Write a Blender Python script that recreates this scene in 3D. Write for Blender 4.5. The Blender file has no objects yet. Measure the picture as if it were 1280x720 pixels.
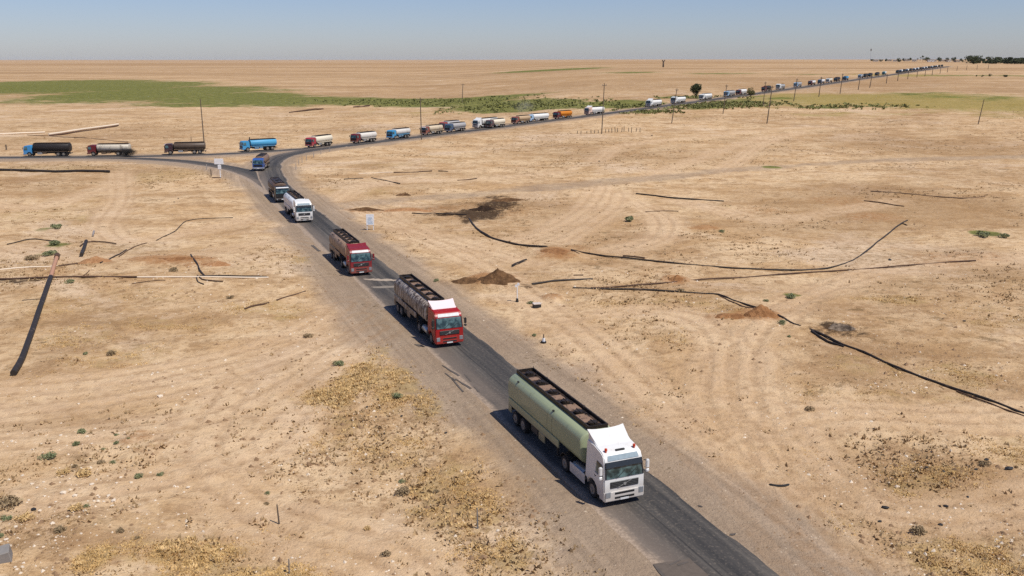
import bpy, bmesh, math, random
import numpy as np
from mathutils import Vector, Matrix

random.seed(7)
RNG = np.random.default_rng(11)
SC = bpy.context.scene
COL = SC.collection
R = math.radians

# ------------------------------------------------------------------ camera, sky, sun, exposure
CAM_H = 24.0                      # the drone hovers 24 m above the plain
FOCAL = 1150.0                    # focal length in pixels of a 1280 px wide frame
PITCH = math.atan((360 - 74.0) / FOCAL)
cam = bpy.data.cameras.new('camera')
cam.sensor_width = 36.0
cam.lens = 36.0 * FOCAL / 1280.0
cam.clip_start = 0.5
cam.clip_end = 60000.0
camo = bpy.data.objects.new('camera', cam)
camo.location = (0, 0, CAM_H)
camo.rotation_euler = (math.pi / 2 - PITCH, 0, 0)
COL.objects.link(camo)
SC.camera = camo

SUN_DIR = Vector((0.79, -0.61, 0)).normalized()      # towards the sun, on the plan
SUN_EL = R(59)
world = bpy.data.worlds.new('World')
SC.world = world
world.use_nodes = True
wn = world.node_tree
wn.nodes.clear()
sky = wn.nodes.new('ShaderNodeTexSky')
sky.sky_type = 'NISHITA'
sky.sun_disc = False
sky.sun_elevation = SUN_EL
sky.sun_rotation = math.atan2(SUN_DIR.x, SUN_DIR.y)
sky.altitude = 300
sky.air_density = 1.0
sky.dust_density = 0.4
sky.ozone_density = 3.0
bg = wn.nodes.new('ShaderNodeBackground')
bg.inputs['Strength'].default_value = 0.092
wo = wn.nodes.new('ShaderNodeOutputWorld')
tint = wn.nodes.new('ShaderNodeMix'); tint.data_type = 'RGBA'; tint.blend_type = 'MULTIPLY'
tint.inputs[0].default_value = 1.0
tint.inputs[7].default_value = (.75, .775, 1.0, 1)       # white balance of the dusty noon sky
wn.links.new(sky.outputs[0], tint.inputs[6])
wn.links.new(tint.outputs[2], bg.inputs['Color'])
wn.links.new(bg.outputs[0], wo.inputs['Surface'])

sun = bpy.data.lights.new('sun', 'SUN')
sun.energy = 4.45
sun.angle = R(0.53)
sun.color = (1.0, 0.955, 0.88)
suno = bpy.data.objects.new('sun', sun)
sd = Vector((SUN_DIR.x * math.cos(SUN_EL), SUN_DIR.y * math.cos(SUN_EL), math.sin(SUN_EL)))
suno.rotation_euler = sd.to_track_quat('Z', 'Y').to_euler()
COL.objects.link(suno)

SC.view_settings.view_transform = 'Standard'
SC.view_settings.look = 'None'
SC.view_settings.gamma = 1
SC.view_settings.exposure = 0.10
SC.view_settings.use_curve_mapping = False
SC.cycles.max_bounces = 6
SC.cycles.volume_bounces = 0
SC.cycles.use_denoising = False
SC.cycles.sample_clamp_direct = 6
SC.cycles.sample_clamp_indirect = 2

# ------------------------------------------------------------------ numeric helpers
def sstep(a, b, x):
    t = np.clip((x - a) / (b - a), 0, 1)
    return t * t * (3 - 2 * t)

def _hash(ix, iy, seed):
    h = (ix.astype(np.int64) * 374761393 + iy.astype(np.int64) * 668265263 + seed * 982451653) & 0xFFFFFFFF
    h = ((h ^ (h >> 13)) * 1274126177) & 0xFFFFFFFF
    h = ((h ^ (h >> 16)) * 2246822519) & 0xFFFFFFFF
    return ((h ^ (h >> 15)) & 0xFFFFFF) / float(0xFFFFFF)

def vnoise(x, y, seed=0):
    x = np.asarray(x, float); y = np.asarray(y, float)
    ix = np.floor(x); iy = np.floor(y)
    fx = x - ix; fy = y - iy
    fx = fx * fx * (3 - 2 * fx); fy = fy * fy * (3 - 2 * fy)
    a = _hash(ix, iy, seed); b = _hash(ix + 1, iy, seed)
    c = _hash(ix, iy + 1, seed); d = _hash(ix + 1, iy + 1, seed)
    return (a * (1 - fx) + b * fx) * (1 - fy) + (c * (1 - fx) + d * fx) * fy

def fbm(x, y, octaves=4, seed=0):
    s = 0.0; a = 0.5; tot = 0.0
    for o in range(octaves):
        s = s + a * vnoise(x * 2 ** o + 17.3 * o, y * 2 ** o - 9.1 * o, seed + o)
        tot += a; a *= 0.5
    return s / tot

# the plain is level as far as 300 m and then climbs very gently towards the right
_ld = np.log(np.array([250, 320, 415, 570, 900, 1700, 3000, 40000.0]))
_lz = np.array([0, 0.3, 3.3, 7.3, 10.5, 14.2, 16.0, 16.0])
_tab = np.linspace(math.log(100), math.log(40000), 900)
_tz = np.interp(_tab, _ld, _lz)
for _ in range(3):
    _tz = np.convolve(np.pad(_tz, 15, mode='edge'), np.ones(31) / 31, mode='valid')

def base_z(x, y):
    x = np.asarray(x, float); y = np.asarray(y, float)
    d = np.hypot(x, y) + 1e-6
    az = np.degrees(np.arctan2(x, y))
    side = sstep(-7, 8, az) * (1 - sstep(60, 110, az))
    return np.interp(np.log(np.maximum(d, 100)), _tab, _tz) * side

_T0, _DT, _TZ = _tab[0], _tab[1] - _tab[0], _tz.tolist()
def _zt(d):
    f = (math.log(max(d, 100.0)) - _T0) / _DT
    i = min(int(f), len(_TZ) - 2)
    return _TZ[i] + (_TZ[i + 1] - _TZ[i]) * min(1.0, f - i)

def gp(px, py):
    """Ground point seen at a place of the photograph (x, y in metres)."""
    u = (px - 640) / FOCAL; v = (360 - py) / FOCAL
    dx = u
    dy = math.cos(PITCH) + v * math.sin(PITCH)
    dz = -math.sin(PITCH) + v * math.cos(PITCH)
    hyp = math.hypot(dx, dy)
    az = math.degrees(math.atan2(dx, dy))
    side = float(sstep(-7, 8, az) * (1 - sstep(60, 110, az)))
    lo, hi = 15.0, 30000.0
    for _ in range(46):
        m = math.sqrt(lo * hi)
        if CAM_H + dz / hyp * m > side * _zt(m):
            lo = m
        else:
            hi = m
    return np.array([dx / hyp * lo, dy / hyp * lo])

def W(pts):
    return np.array([gp(*p) for p in pts])

def depth_of(p):
    return p[1] * math.cos(PITCH) + (CAM_H - float(base_z(p[0], p[1]))) * math.sin(PITCH)

def ppm(p):                                   # photograph pixels per metre at a ground point
    return FOCAL / depth_of(p)

def smooth_line(P, step):
    """Catmull-Rom through world points, resampled."""
    P = np.asarray(P, float)
    Q = np.vstack([2 * P[0] - P[1], P, 2 * P[-1] - P[-2]])
    out = []
    for i in range(1, len(Q) - 2):
        p0, p1, p2, p3 = Q[i - 1], Q[i], Q[i + 1], Q[i + 2]
        n = max(2, int(np.linalg.norm(p2 - p1) / step))
        n = min(n, 400)
        for k in range(n):
            t = k / n
            out.append(0.5 * ((2 * p1) + (-p0 + p2) * t + (2 * p0 - 5 * p1 + 4 * p2 - p3) * t * t
                              + (-p0 + 3 * p1 - 3 * p2 + p3) * t ** 3))
    out.append(Q[-2])
    return np.array(out)

def line_dist(x, y, L, reach=None):
    """distance from points to a polyline; beyond the reach only 'far'"""
    x = np.asarray(x, float); y = np.asarray(y, float)
    if reach is not None:
        out = np.full(x.shape, 1e9)
        lo = L.min(0) - reach; hi = L.max(0) + reach
        k = (x > lo[0]) & (x < hi[0]) & (y > lo[1]) & (y < hi[1])
        if not k.any(): return out
        xs, ys = x[k], y[k]
        res = np.full(xs.shape, 1e9)
        for a, b in zip(L[:-1], L[1:]):
            q = (xs > min(a[0], b[0]) - reach) & (xs < max(a[0], b[0]) + reach) & (ys > min(a[1], b[1]) - reach) & (ys < max(a[1], b[1]) + reach)
            if not q.any(): continue
            ab = b - a; u = xs[q] - a[0]; v = ys[q] - a[1]
            t = np.clip((u * ab[0] + v * ab[1]) / (ab @ ab + 1e-9), 0, 1)
            res[q] = np.minimum(res[q], np.hypot(u - t * ab[0], v - t * ab[1]))
        out[k] = res
        return out
    d2 = np.full(np.shape(x), 1e18)
    for a, b in zip(L[:-1], L[1:]):
        ab = b - a
        ll = ab @ ab + 1e-9
        t = np.clip(((x - a[0]) * ab[0] + (y - a[1]) * ab[1]) / ll, 0, 1)
        dd = (x - a[0] - t * ab[0]) ** 2 + (y - a[1] - t * ab[1]) ** 2
        d2 = np.minimum(d2, dd)
    return np.sqrt(d2)

# ------------------------------------------------------------------ the roads' lines
def far_y(x):                                  # the far arm of the road in the photograph
    x0, y0, x1, y1, x2, y2 = 437, 181.5, 743, 144.0, 1190, 82.6
    return (y0 * (x - x1) * (x - x2) / ((x0 - x1) * (x0 - x2)) + y1 * (x - x0) * (x - x2) / ((x1 - x0) * (x1 - x2))
            + y2 * (x - x0) * (x - x1) / ((x2 - x0) * (x2 - x1)))
near_pts = [(156 + 1.155 * (y - 74), y) for y in (1000, 720, 560, 430, 340, 285, 258)]
bend_pts = [(347, 236), (337, 220), (335, 209), (341, 200), (358, 193.5), (382, 188.8), (408, 185.0)]
far_pts = [(x, far_y(x)) for x in (437, 480, 540, 620, 700, 780, 860, 940, 1010, 1070, 1120, 1160, 1185)]
ROAD = smooth_line(W(near_pts + bend_pts + far_pts), 2.5)
SIDE = smooth_line(W([(-220, 199), (-60, 198), (0, 197.6), (75, 197.2), (150, 196.4), (230, 194.8), (300, 192.0), (352, 188.6), (400, 185.4), (425, 182.9)]), 2.5)
SLIP = smooth_line(W([(70, 197.4), (150, 198.2), (215, 201), (260, 206), (295, 212.5), (322, 222), (343, 236), (358, 250)]), 2.5)
DIRT = smooth_line(W([(395, 262), (440, 255), (500, 249), (560, 245), (700, 233), (860, 218), (1000, 206), (1150, 199), (1300, 195), (1500, 190)]), 8)

def thin(L, n=40):
    idx = np.unique(np.linspace(0, len(L) - 1, n).astype(int))
    return L[idx]
ROAD_T, SIDE_T, SLIP_T, DIRT_T = thin(ROAD, 90), thin(SIDE, 24), thin(SLIP, 24), thin(DIRT, 30)

def road_dist(x, y):
    return np.minimum(np.minimum(line_dist(x, y, ROAD_T, 30), line_dist(x, y, SIDE_T, 30)), line_dist(x, y, SLIP_T, 30))

# wheel tracks over the sand: lines driven again and again
TRACKS = [thin(smooth_line(W(p), 4), 26) for p in (
    [(-60, 492), (60, 482), (200, 466), (320, 440), (400, 405), (430, 380)],
    [(-40, 520), (120, 500), (280, 470), (400, 425), (452, 395)],
    [(-40, 560), (200, 535), (330, 500), (420, 440), (470, 410)],
    [(150, 215), (150, 250), (130, 280), (150, 300), (230, 290), (330, 270), (365, 262)],
    [(1090, 730), (1000, 640), (950, 540), (925, 470), (940, 420), (990, 380), (1100, 340), (1300, 320)],
    [(1040, 690), (970, 600), (900, 500), (905, 440), (870, 400), (800, 390), (690, 400)],
    [(1060, 730), (960, 610), (840, 520), (760, 450), (690, 390), (600, 330), (520, 290), (470, 262)],
    [(960, 530), (1060, 515), (1180, 520), (1320, 515)],
    [(1320, 620), (1180, 640), (1080, 620), (1000, 560), (960, 500)],
    [(640, 300), (690, 285), (730, 262), (745, 245), (752, 232)],
    [(700, 300), (735, 280), (765, 258), (772, 240)],
    [(745, 203), (760, 190), (790, 180), (900, 168), (1000, 160), (1150, 158)],
    [(900, 215), (930, 195), (955, 178), (1000, 165)],
    [(800, 225), (880, 195), (940, 175), (975, 168)],
    [(430, 255), (470, 275), (560, 300), (660, 330)],
    [(420, 250), (450, 235), (500, 228), (600, 225), (700, 215)],
    [(790, 250), (830, 275), (820, 300), (770, 312)],
    [(850, 250), (905, 262), (960, 275), (1050, 262), (1120, 250)],
    [(-40, 250), (40, 258), (110, 240), (150, 225)],
    [(0, 310), (120, 325), (260, 318), (340, 300), (400, 310)],
    [(300, 480), (250, 560), (330, 640), (480, 680), (560, 760)],
    [(620, 470), (640, 500), (700, 560)],
    [(60, 620), (200, 600), (320, 560), (360, 520)],
)]

# ------------------------------------------------------------------ masks of the ground
_BL = {}
def blob_geo(px, py, rx, ry):
    k = (px, py, rx, ry)
    if k not in _BL:
        c = gp(px, py)
        wx = rx / ppm(c)
        wy = abs(gp(px, py - ry * .8)[1] - gp(px, py + ry * .8)[1]) / 1.6
        _BL[k] = (c[0], c[1], wx, wy)
    return _BL[k]

def blobs(x, y, lst, soft=0.6):
    x = np.asarray(x, float); y = np.asarray(y, float)
    m = np.zeros(x.shape)
    for b in lst:
        cx, cy, wx, wy = blob_geo(*b[:4])
        k = (np.abs(x - cx) < wx * 1.31) & (np.abs(y - cy) < wy * 1.31)
        if not k.any(): continue
        q = np.sqrt(((x[k] - cx) / wx) ** 2 + ((y[k] - cy) / wy) ** 2)
        v = (b[4] if len(b) > 4 else 1.0) * (1 - sstep(1 - soft, 1 + soft * .5, q))
        m[k] = np.maximum(m[k], v)
    return m

GRASS = [(390, 497, 70, 20), (440, 470, 60, 30, .9), (500, 480, 40, 35, .8), (540, 500, 30, 30, .7), (350, 500, 45, 14), (470, 440, 30, 22, .7),
         (400, 535, 80, 30, .55), (490, 560, 60, 30, .5), (560, 600, 60, 40, .6), (590, 640, 50, 50, .6), (540, 640, 40, 40, .7), (640, 690, 30, 28, .9), (600, 700, 70, 40, .6), (530, 610, 26, 12, .8),
         (250, 690, 90, 32, .8), (330, 665, 60, 30, .6), (420, 680, 60, 30, .4), (120, 700, 30, 22, .9), (310, 720, 140, 24, .7), (170, 690, 40, 30, .5),
         (812, 512, 32, 13, 1), (850, 385, 90, 18, .5), (930, 405, 70, 20, .55), (870, 425, 70, 18, .4),
         (1005, 566, 50, 16, .9), (1010, 590, 40, 14, .8), (1120, 610, 50, 18, .9), (1040, 655, 45, 22, .95), (1085, 640, 40, 20, .7), (1180, 600, 100, 30, .6),
         (1200, 690, 110, 45, .7), (1130, 690, 60, 40, .5), (1270, 560, 60, 25, .5), (1150, 500, 110, 22, .5), (1030, 500, 60, 25, .4), (1200, 470, 60, 18, .6), (1080, 460, 70, 18, .5),
         (1120, 378, 60, 8, .6), (900, 260, 25, 8, .8), (1240, 400, 70, 22, .45), (800, 385, 90, 14, .5), (760, 395, 60, 12, .6), (700, 380, 30, 10, .5),
         (450, 240, 60, 6, .6), (560, 220, 90, 10, .35), (480, 205, 60, 6, .5), (700, 195, 140, 12, .35), (900, 180, 180, 12, .3),
         (60, 210, 90, 6, .6), (200, 220, 70, 12, .6), (110, 250, 80, 18, .4), (40, 265, 60, 15, .5), (120, 270, 40, 10, .7), (60, 385, 70, 15, .4), (150, 370, 60, 12, .4), (210, 370, 50, 12, .4),
         (100, 420, 60, 18, .5), (150, 445, 80, 20, .5), (210, 405, 90, 14, .45), (60, 330, 60, 8, .4), (330, 385, 60, 12, .6), (370, 395, 40, 12, .7), (260, 345, 60, 10, .3), (230, 320, 40, 8, .3),
         (380, 325, 26, 8, .7), (370, 310, 24, 8, .5), (90, 470, 80, 12, .5), (30, 490, 60, 12, .4)]
GREEN = [(60, 104.5, 150, 7), (130, 108, 140, 9), (200, 116, 140, 12), (290, 122, 110, 9), (370, 126, 120, 7.5), (470, 127, 120, 5.5), (560, 129, 120, 6), (650, 131, 110, 8),
         (740, 132, 90, 6), (600, 122.5, 110, 2.5), (790, 129, 50, 5), (850, 122, 50, 2.5, .8), (110, 124, 70, 4, .6), (250, 131, 120, 3.5, .8), (640, 137, 70, 4), (340, 113, 60, 2.5, .6),
         (1020, 134, 45, 1.6), (1095, 133, 40, 2, .9), (690, 87.5, 95, 1.4), (790, 90.5, 60, 1.2, .8), (900, 92, 80, 1.0, .8), (1000, 93.5, 60, .8, .8),
         (1200, 94.3, 70, 1.4, .8), (1270, 95, 30, 1.4, .8), (1190, 120, 100, 7, .6), (910, 126, 60, 4, .7), (860, 131, 60, 3, .8), (960, 122, 60, 3, .6), (880, 135, 60, 2, .7), (800, 139, 40, 2, .8),
         (1230, 293, 24, 4, .9), (1010, 215, 0.1, .1), (990, 370, 14, 3, .8), (55, 285, 16, 4, .6), (72, 305, 18, 5, .7), (60, 317, 24, 5, .5), (965, 209, 14, 2, .9)]
OLIVE = [(1100, 124, 240, 10, 1), (1200, 128, 150, 14, 1), (1010, 120, 120, 5, .8), (980, 130, 90, 6, .6), (1120, 94, 70, 2.5, .8), (1060, 142, 160, 5, .5), (1250, 145, 70, 6, .6), (560, 140, 200, 5, .4),
         (100, 117, 130, 8, .4), (840, 145, 120, 4, .35)]
STAIN = [(600, 268, 38, 8, 1), (622, 258, 34, 9, .9), (570, 268, 34, 3, .9), (620, 247, 26, 4, .7), (640, 262, 26, 7, .5), (545, 268, 26, 2.5, .6), (588, 276, 16, 4, .8),
         (1045, 413, 34, 9, .75), (1062, 418, 26, 6, .7), (1030, 420, 16, 6, .6), (600, 353, 45, 5, .6), (660, 358, 30, 4, .6), (690, 358, 30, 3, .5), (25, 352, 50, 4, .7), (90, 350, 60, 2.5, .5),
         (80, 280, 14, 3, .5), (955, 395, 12, 4, .4), (1100, 264, 14, 3, .3), (1050, 420, 12, 4, .4)]
RED = [(215, 328, 70, 8, .9), (250, 332, 40, 8, .7), (190, 325, 40, 5, .6), (695, 318, 34, 11, .8), (720, 310, 30, 6, .5), (845, 350, 22, 7, .9), (945, 398, 42, 10, 1), (905, 400, 40, 6, .5), (690, 372, 16, 4, .9), (615, 350, 40, 10, .9),
       (175, 548, 26, 14, .6), (185, 560, 24, 16, .4), (950, 262, 40, 8, .5), (880, 285, 26, 4, .8), (1050, 250, 60, 8, .5), (1090, 270, 50, 8, .6), (1200, 322, 90, 10, .5), (1180, 330, 60, 6, .5),
       (270, 590, 40, 8, .35), (560, 330, 0.1, .1), (640, 265, 60, 14, .4), (500, 262, 80, 5, .55), (455, 262, 32, 4, .7), (560, 262, 60, 6, .5), (30, 310, 50, 10, .35), (120, 335, 60, 8, .4), (60, 340, 70, 6, .4)]
SCRUB = [(1120, 640, 90, 40, .8), (1180, 575, 80, 26, .6), (1250, 650, 70, 60, .8), (1120, 700, 80, 40, .9), (1080, 600, 60, 40, .6), (560, 560, 80, 60, .6), (520, 530, 80, 30, .6), (620, 650, 60, 60, .7), (380, 555, 60, 40, .6), (480, 580, 80, 40, .4),
         (60, 650, 90, 45, .7), (40, 620, 60, 40, .7), (110, 610, 50, 20, .5), (90, 700, 60, 30, .4), (1000, 690, 60, 50, .4), (1100, 240, 140, 16, .5), (1200, 250, 100, 20, .5), (1000, 270, 120, 14, .5), (620, 260, 90, 20, .6),
         (560, 350, 50, 10, .6), (500, 260, 100, 6, .4), (200, 210, 90, 14, .5), (300, 160, 160, 20, .35), (140, 180, 100, 8, .4), (460, 160, 120, 14, .4), (1060, 415, 60, 12, .7), (1200, 460, 90, 20, .5), (1190, 580, 100, 20, .5),
         (500, 420, 40, 30, .3), (380, 330, 40, 16, .5), (400, 350, 30, 30, .4), (60, 300, 80, 24, .4), (760, 360, 80, 10, .3), (690, 375, 40, 10, .5)]

BROWN = [(1120, 255, 230, 36, .8), (1000, 280, 160, 24, .6), (1240, 330, 120, 30, .7), (1150, 450, 200, 50, .45), (1150, 620, 190, 90, .7), (1060, 700, 120, 50, .6), (640, 265, 140, 20, .5), (820, 190, 260, 16, .45), (1150, 180, 160, 22, .55),
         (560, 235, 140, 10, .4), (500, 560, 140, 80, .35), (230, 390, 160, 40, .35), (60, 420, 90, 40, .35), (120, 225, 160, 24, .35), (640, 104, 400, 8, .5), (1000, 105, 200, 5, .5), (1100, 100, 160, 4, .5), (300, 90, 400, 6, .4), (300, 80, 500, 2, .7), (800, 78, 500, 1.5, .6), (860, 470, 90, 50, .3)]

def masks(x, y):
    m = {}
    rd = road_dist(x, y)
    dd = line_dist(x, y, DIRT_T, 30)
    d = np.hypot(x, y)
    gn = fbm(x / 9.0, y / 9.0, 3, 5)
    m['gravel'] = np.maximum((1 - sstep(3.4, 10.5, rd + 3.2 * (gn - .5) * 2)) * .98, (1 - sstep(1.8, 6.0, dd + 3 * (gn - .5) * 2)) * .52)
    tr = np.zeros(np.shape(x)); rut = np.zeros(np.shape(x))
    for L in TRACKS:
        ld = line_dist(x, y, L, 9)
        wob = ld + (vnoise(x / 7, y / 7, 3) - .5) * 1.2
        tr = np.maximum(tr, 1 - sstep(1.0, 4.2, wob))
        rut = np.maximum(rut, (1 - sstep(.16, .5, np.abs(ld - 1.0))))
        rut = np.maximum(rut, .6 * (1 - sstep(.16, .45, np.abs(wob - 2.6))))
    m['track'] = tr
    m['rut'] = rut * (1 - sstep(260, 420, d))
    m['grass'] = blobs(x, y, GRASS) * (1 - .8 * tr) * sstep(3.6, 6.5, rd)
    m['green'] = blobs(x, y, GREEN) * sstep(4.0, 6.0, rd)
    m['olive'] = blobs(x, y, OLIVE) * sstep(4.0, 6.0, rd)
    m['stain'] = blobs(x, y, STAIN)
    m['redsoil'] = blobs(x, y, RED)
    m['scrub'] = blobs(x, y, SCRUB) * (1 - .7 * tr) * sstep(4.0, 8.0, rd)
    m['brown'] = blobs(x, y, BROWN)
    m['rd'] = rd
    m['flat'] = np.maximum(1 - sstep(4.0, 11.0, rd), 1 - sstep(3, 7, dd))
    return m

def bumps(x, y, m):
    big = (fbm(x / 26, y / 26, 2, 21) - .5) * 0.9
    mid = (fbm(x / 7, y / 7, 3, 31) - .5) * 0.42
    small = (fbm(x / 1.7, y / 1.7, 3, 41) - .5) * (0.17 + .26 * m['scrub'] + .10 * m['grass'])
    rough = np.clip(1 - .75 * m['track'], 0, 1)
    h = big + mid * rough + small * rough
    h = h + m['redsoil'] * (fbm(x / 2.6, y / 2.6, 3, 51)) * .55
    h = h + m['stain'] * (fbm(x / 1.6, y / 1.6, 3, 61) - .45) * .8
    return h * (1 - m['flat']) - .05 * m['rut'] * (1 - m['flat'])

def along_road(x, y):
    """distance along and off the main road, for points near it"""
    al = np.zeros(x.shape); of = np.full(x.shape, 40.0); best = np.full(x.shape, 40.0)
    acc = 0.0
    for a, b in zip(ROAD_T[:-1], ROAD_T[1:]):
        ab = b - a; L = math.hypot(*ab)
        q = np.nonzero((x > min(a[0], b[0]) - 16) & (x < max(a[0], b[0]) + 16) & (y > min(a[1], b[1]) - 16) & (y < max(a[1], b[1]) + 16))[0]
        if len(q):
            u = x[q] - a[0]; v = y[q] - a[1]
            t = np.clip((u * ab[0] + v * ab[1]) / (L * L), 0, 1)
            d = np.hypot(u - t * ab[0], v - t * ab[1])
            k = d < best[q]
            w = q[k]
            best[w] = d[k]; al[w] = acc + t[k] * L; of[w] = d[k] * np.sign(u[k] * ab[1] - v[k] * ab[0])
        acc += L
    return al, of

def terrain(x, y):
    """height of the ground at one point"""
    xa = np.array([float(x)]); ya = np.array([float(y)])
    return float(base_z(xa, ya)[0] + bumps(xa, ya, masks(xa, ya))[0])

# ------------------------------------------------------------------ materials
def lin(r, g, b):
    f = lambda c: (c / 255 / 12.92) if c / 255 <= .04045 else ((c / 255 + .055) / 1.055) ** 2.4
    return (f(r), f(g), f(b), 1)

class NT:
    def __init__(s, name):
        s.m = bpy.data.materials.new(name)
        s.m.use_nodes = True
        s.t = s.m.node_tree
        s.b = s.t.nodes['Principled BSDF']
        s.b.inputs['Specular IOR Level'].default_value = .3
    def n(s, kind, **kw):
        nd = s.t.nodes.new(kind)
        for k, v in kw.items():
            setattr(nd, k, v)
        return nd
    def l(s, a, b):
        s.t.links.new(a, b)
    def coord(s, kind='Object', scale=(1, 1, 1)):
        tc = s.n('ShaderNodeTexCoord')
        mp = s.n('ShaderNodeMapping')
        mp.inputs['Scale'].default_value = scale
        s.l(tc.outputs[kind], mp.inputs['Vector'])
        return mp.outputs[0]
    def noise(s, vec, scale, detail=4, rough=.55, dist=0):
        nd = s.n('ShaderNodeTexNoise')
        nd.inputs['Scale'].default_value = scale
        nd.inputs['Detail'].default_value = detail
        nd.inputs['Roughness'].default_value = rough
        nd.inputs['Distortion'].default_value = dist
        if vec is not None: s.l(vec, nd.inputs['Vector'])
        return nd.outputs['Fac']
    def attr(s, name):
        nd = s.n('ShaderNodeAttribute')
        nd.attribute_name = name
        return nd.outputs['Fac']
    def val(s, x, sock):
        if hasattr(x, 'is_linked') or isinstance(x, bpy.types.NodeSocket): s.l(x, sock)
        else: sock.default_value = x
    def math(s, op, a, b=0.0, clamp=False):
        nd = s.n('ShaderNodeMath', operation=op)
        nd.use_clamp = clamp
        s.val(a, nd.inputs[0]); s.val(b, nd.inputs[1])
        return nd.outputs[0]
    def ramp(s, fac, lo, hi):
        nd = s.n('ShaderNodeMapRange', interpolation_type='SMOOTHSTEP')
        s.val(fac, nd.inputs['Value'])
        nd.inputs['From Min'].default_value = lo
        nd.inputs['From Max'].default_value = hi
        return nd.outputs[0]
    def mix(s, fac, a, b):
        nd = s.n('ShaderNodeMix', data_type='RGBA')
        s.val(fac, nd.inputs[0]); s.val(a, nd.inputs[6]); s.val(b, nd.inputs[7])
        return nd.outputs[2]
    def bump(s, h, strength, dist):
        nd = s.n('ShaderNodeBump')
        nd.inputs['Strength'].default_value = strength
        nd.inputs['Distance'].default_value = dist
        s.l(h, nd.inputs['Height'])
        s.l(nd.outputs[0], s.b.inputs['Normal'])

def dim(c, k):
    return (c[0] * k, c[1] * k, c[2] * k, 1)

GK = 0.80                                    # photograph colour -> reflectance, under this sun
SAND_L, SAND_M, SAND_D = dim(lin(231, 199, 157), GK), dim(lin(207, 170, 125), GK), dim(lin(164, 128, 91), GK)
GRAVEL_C, GRAVEL_D = dim(lin(184, 162, 139), GK), dim(lin(154, 134, 114), GK)

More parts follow.
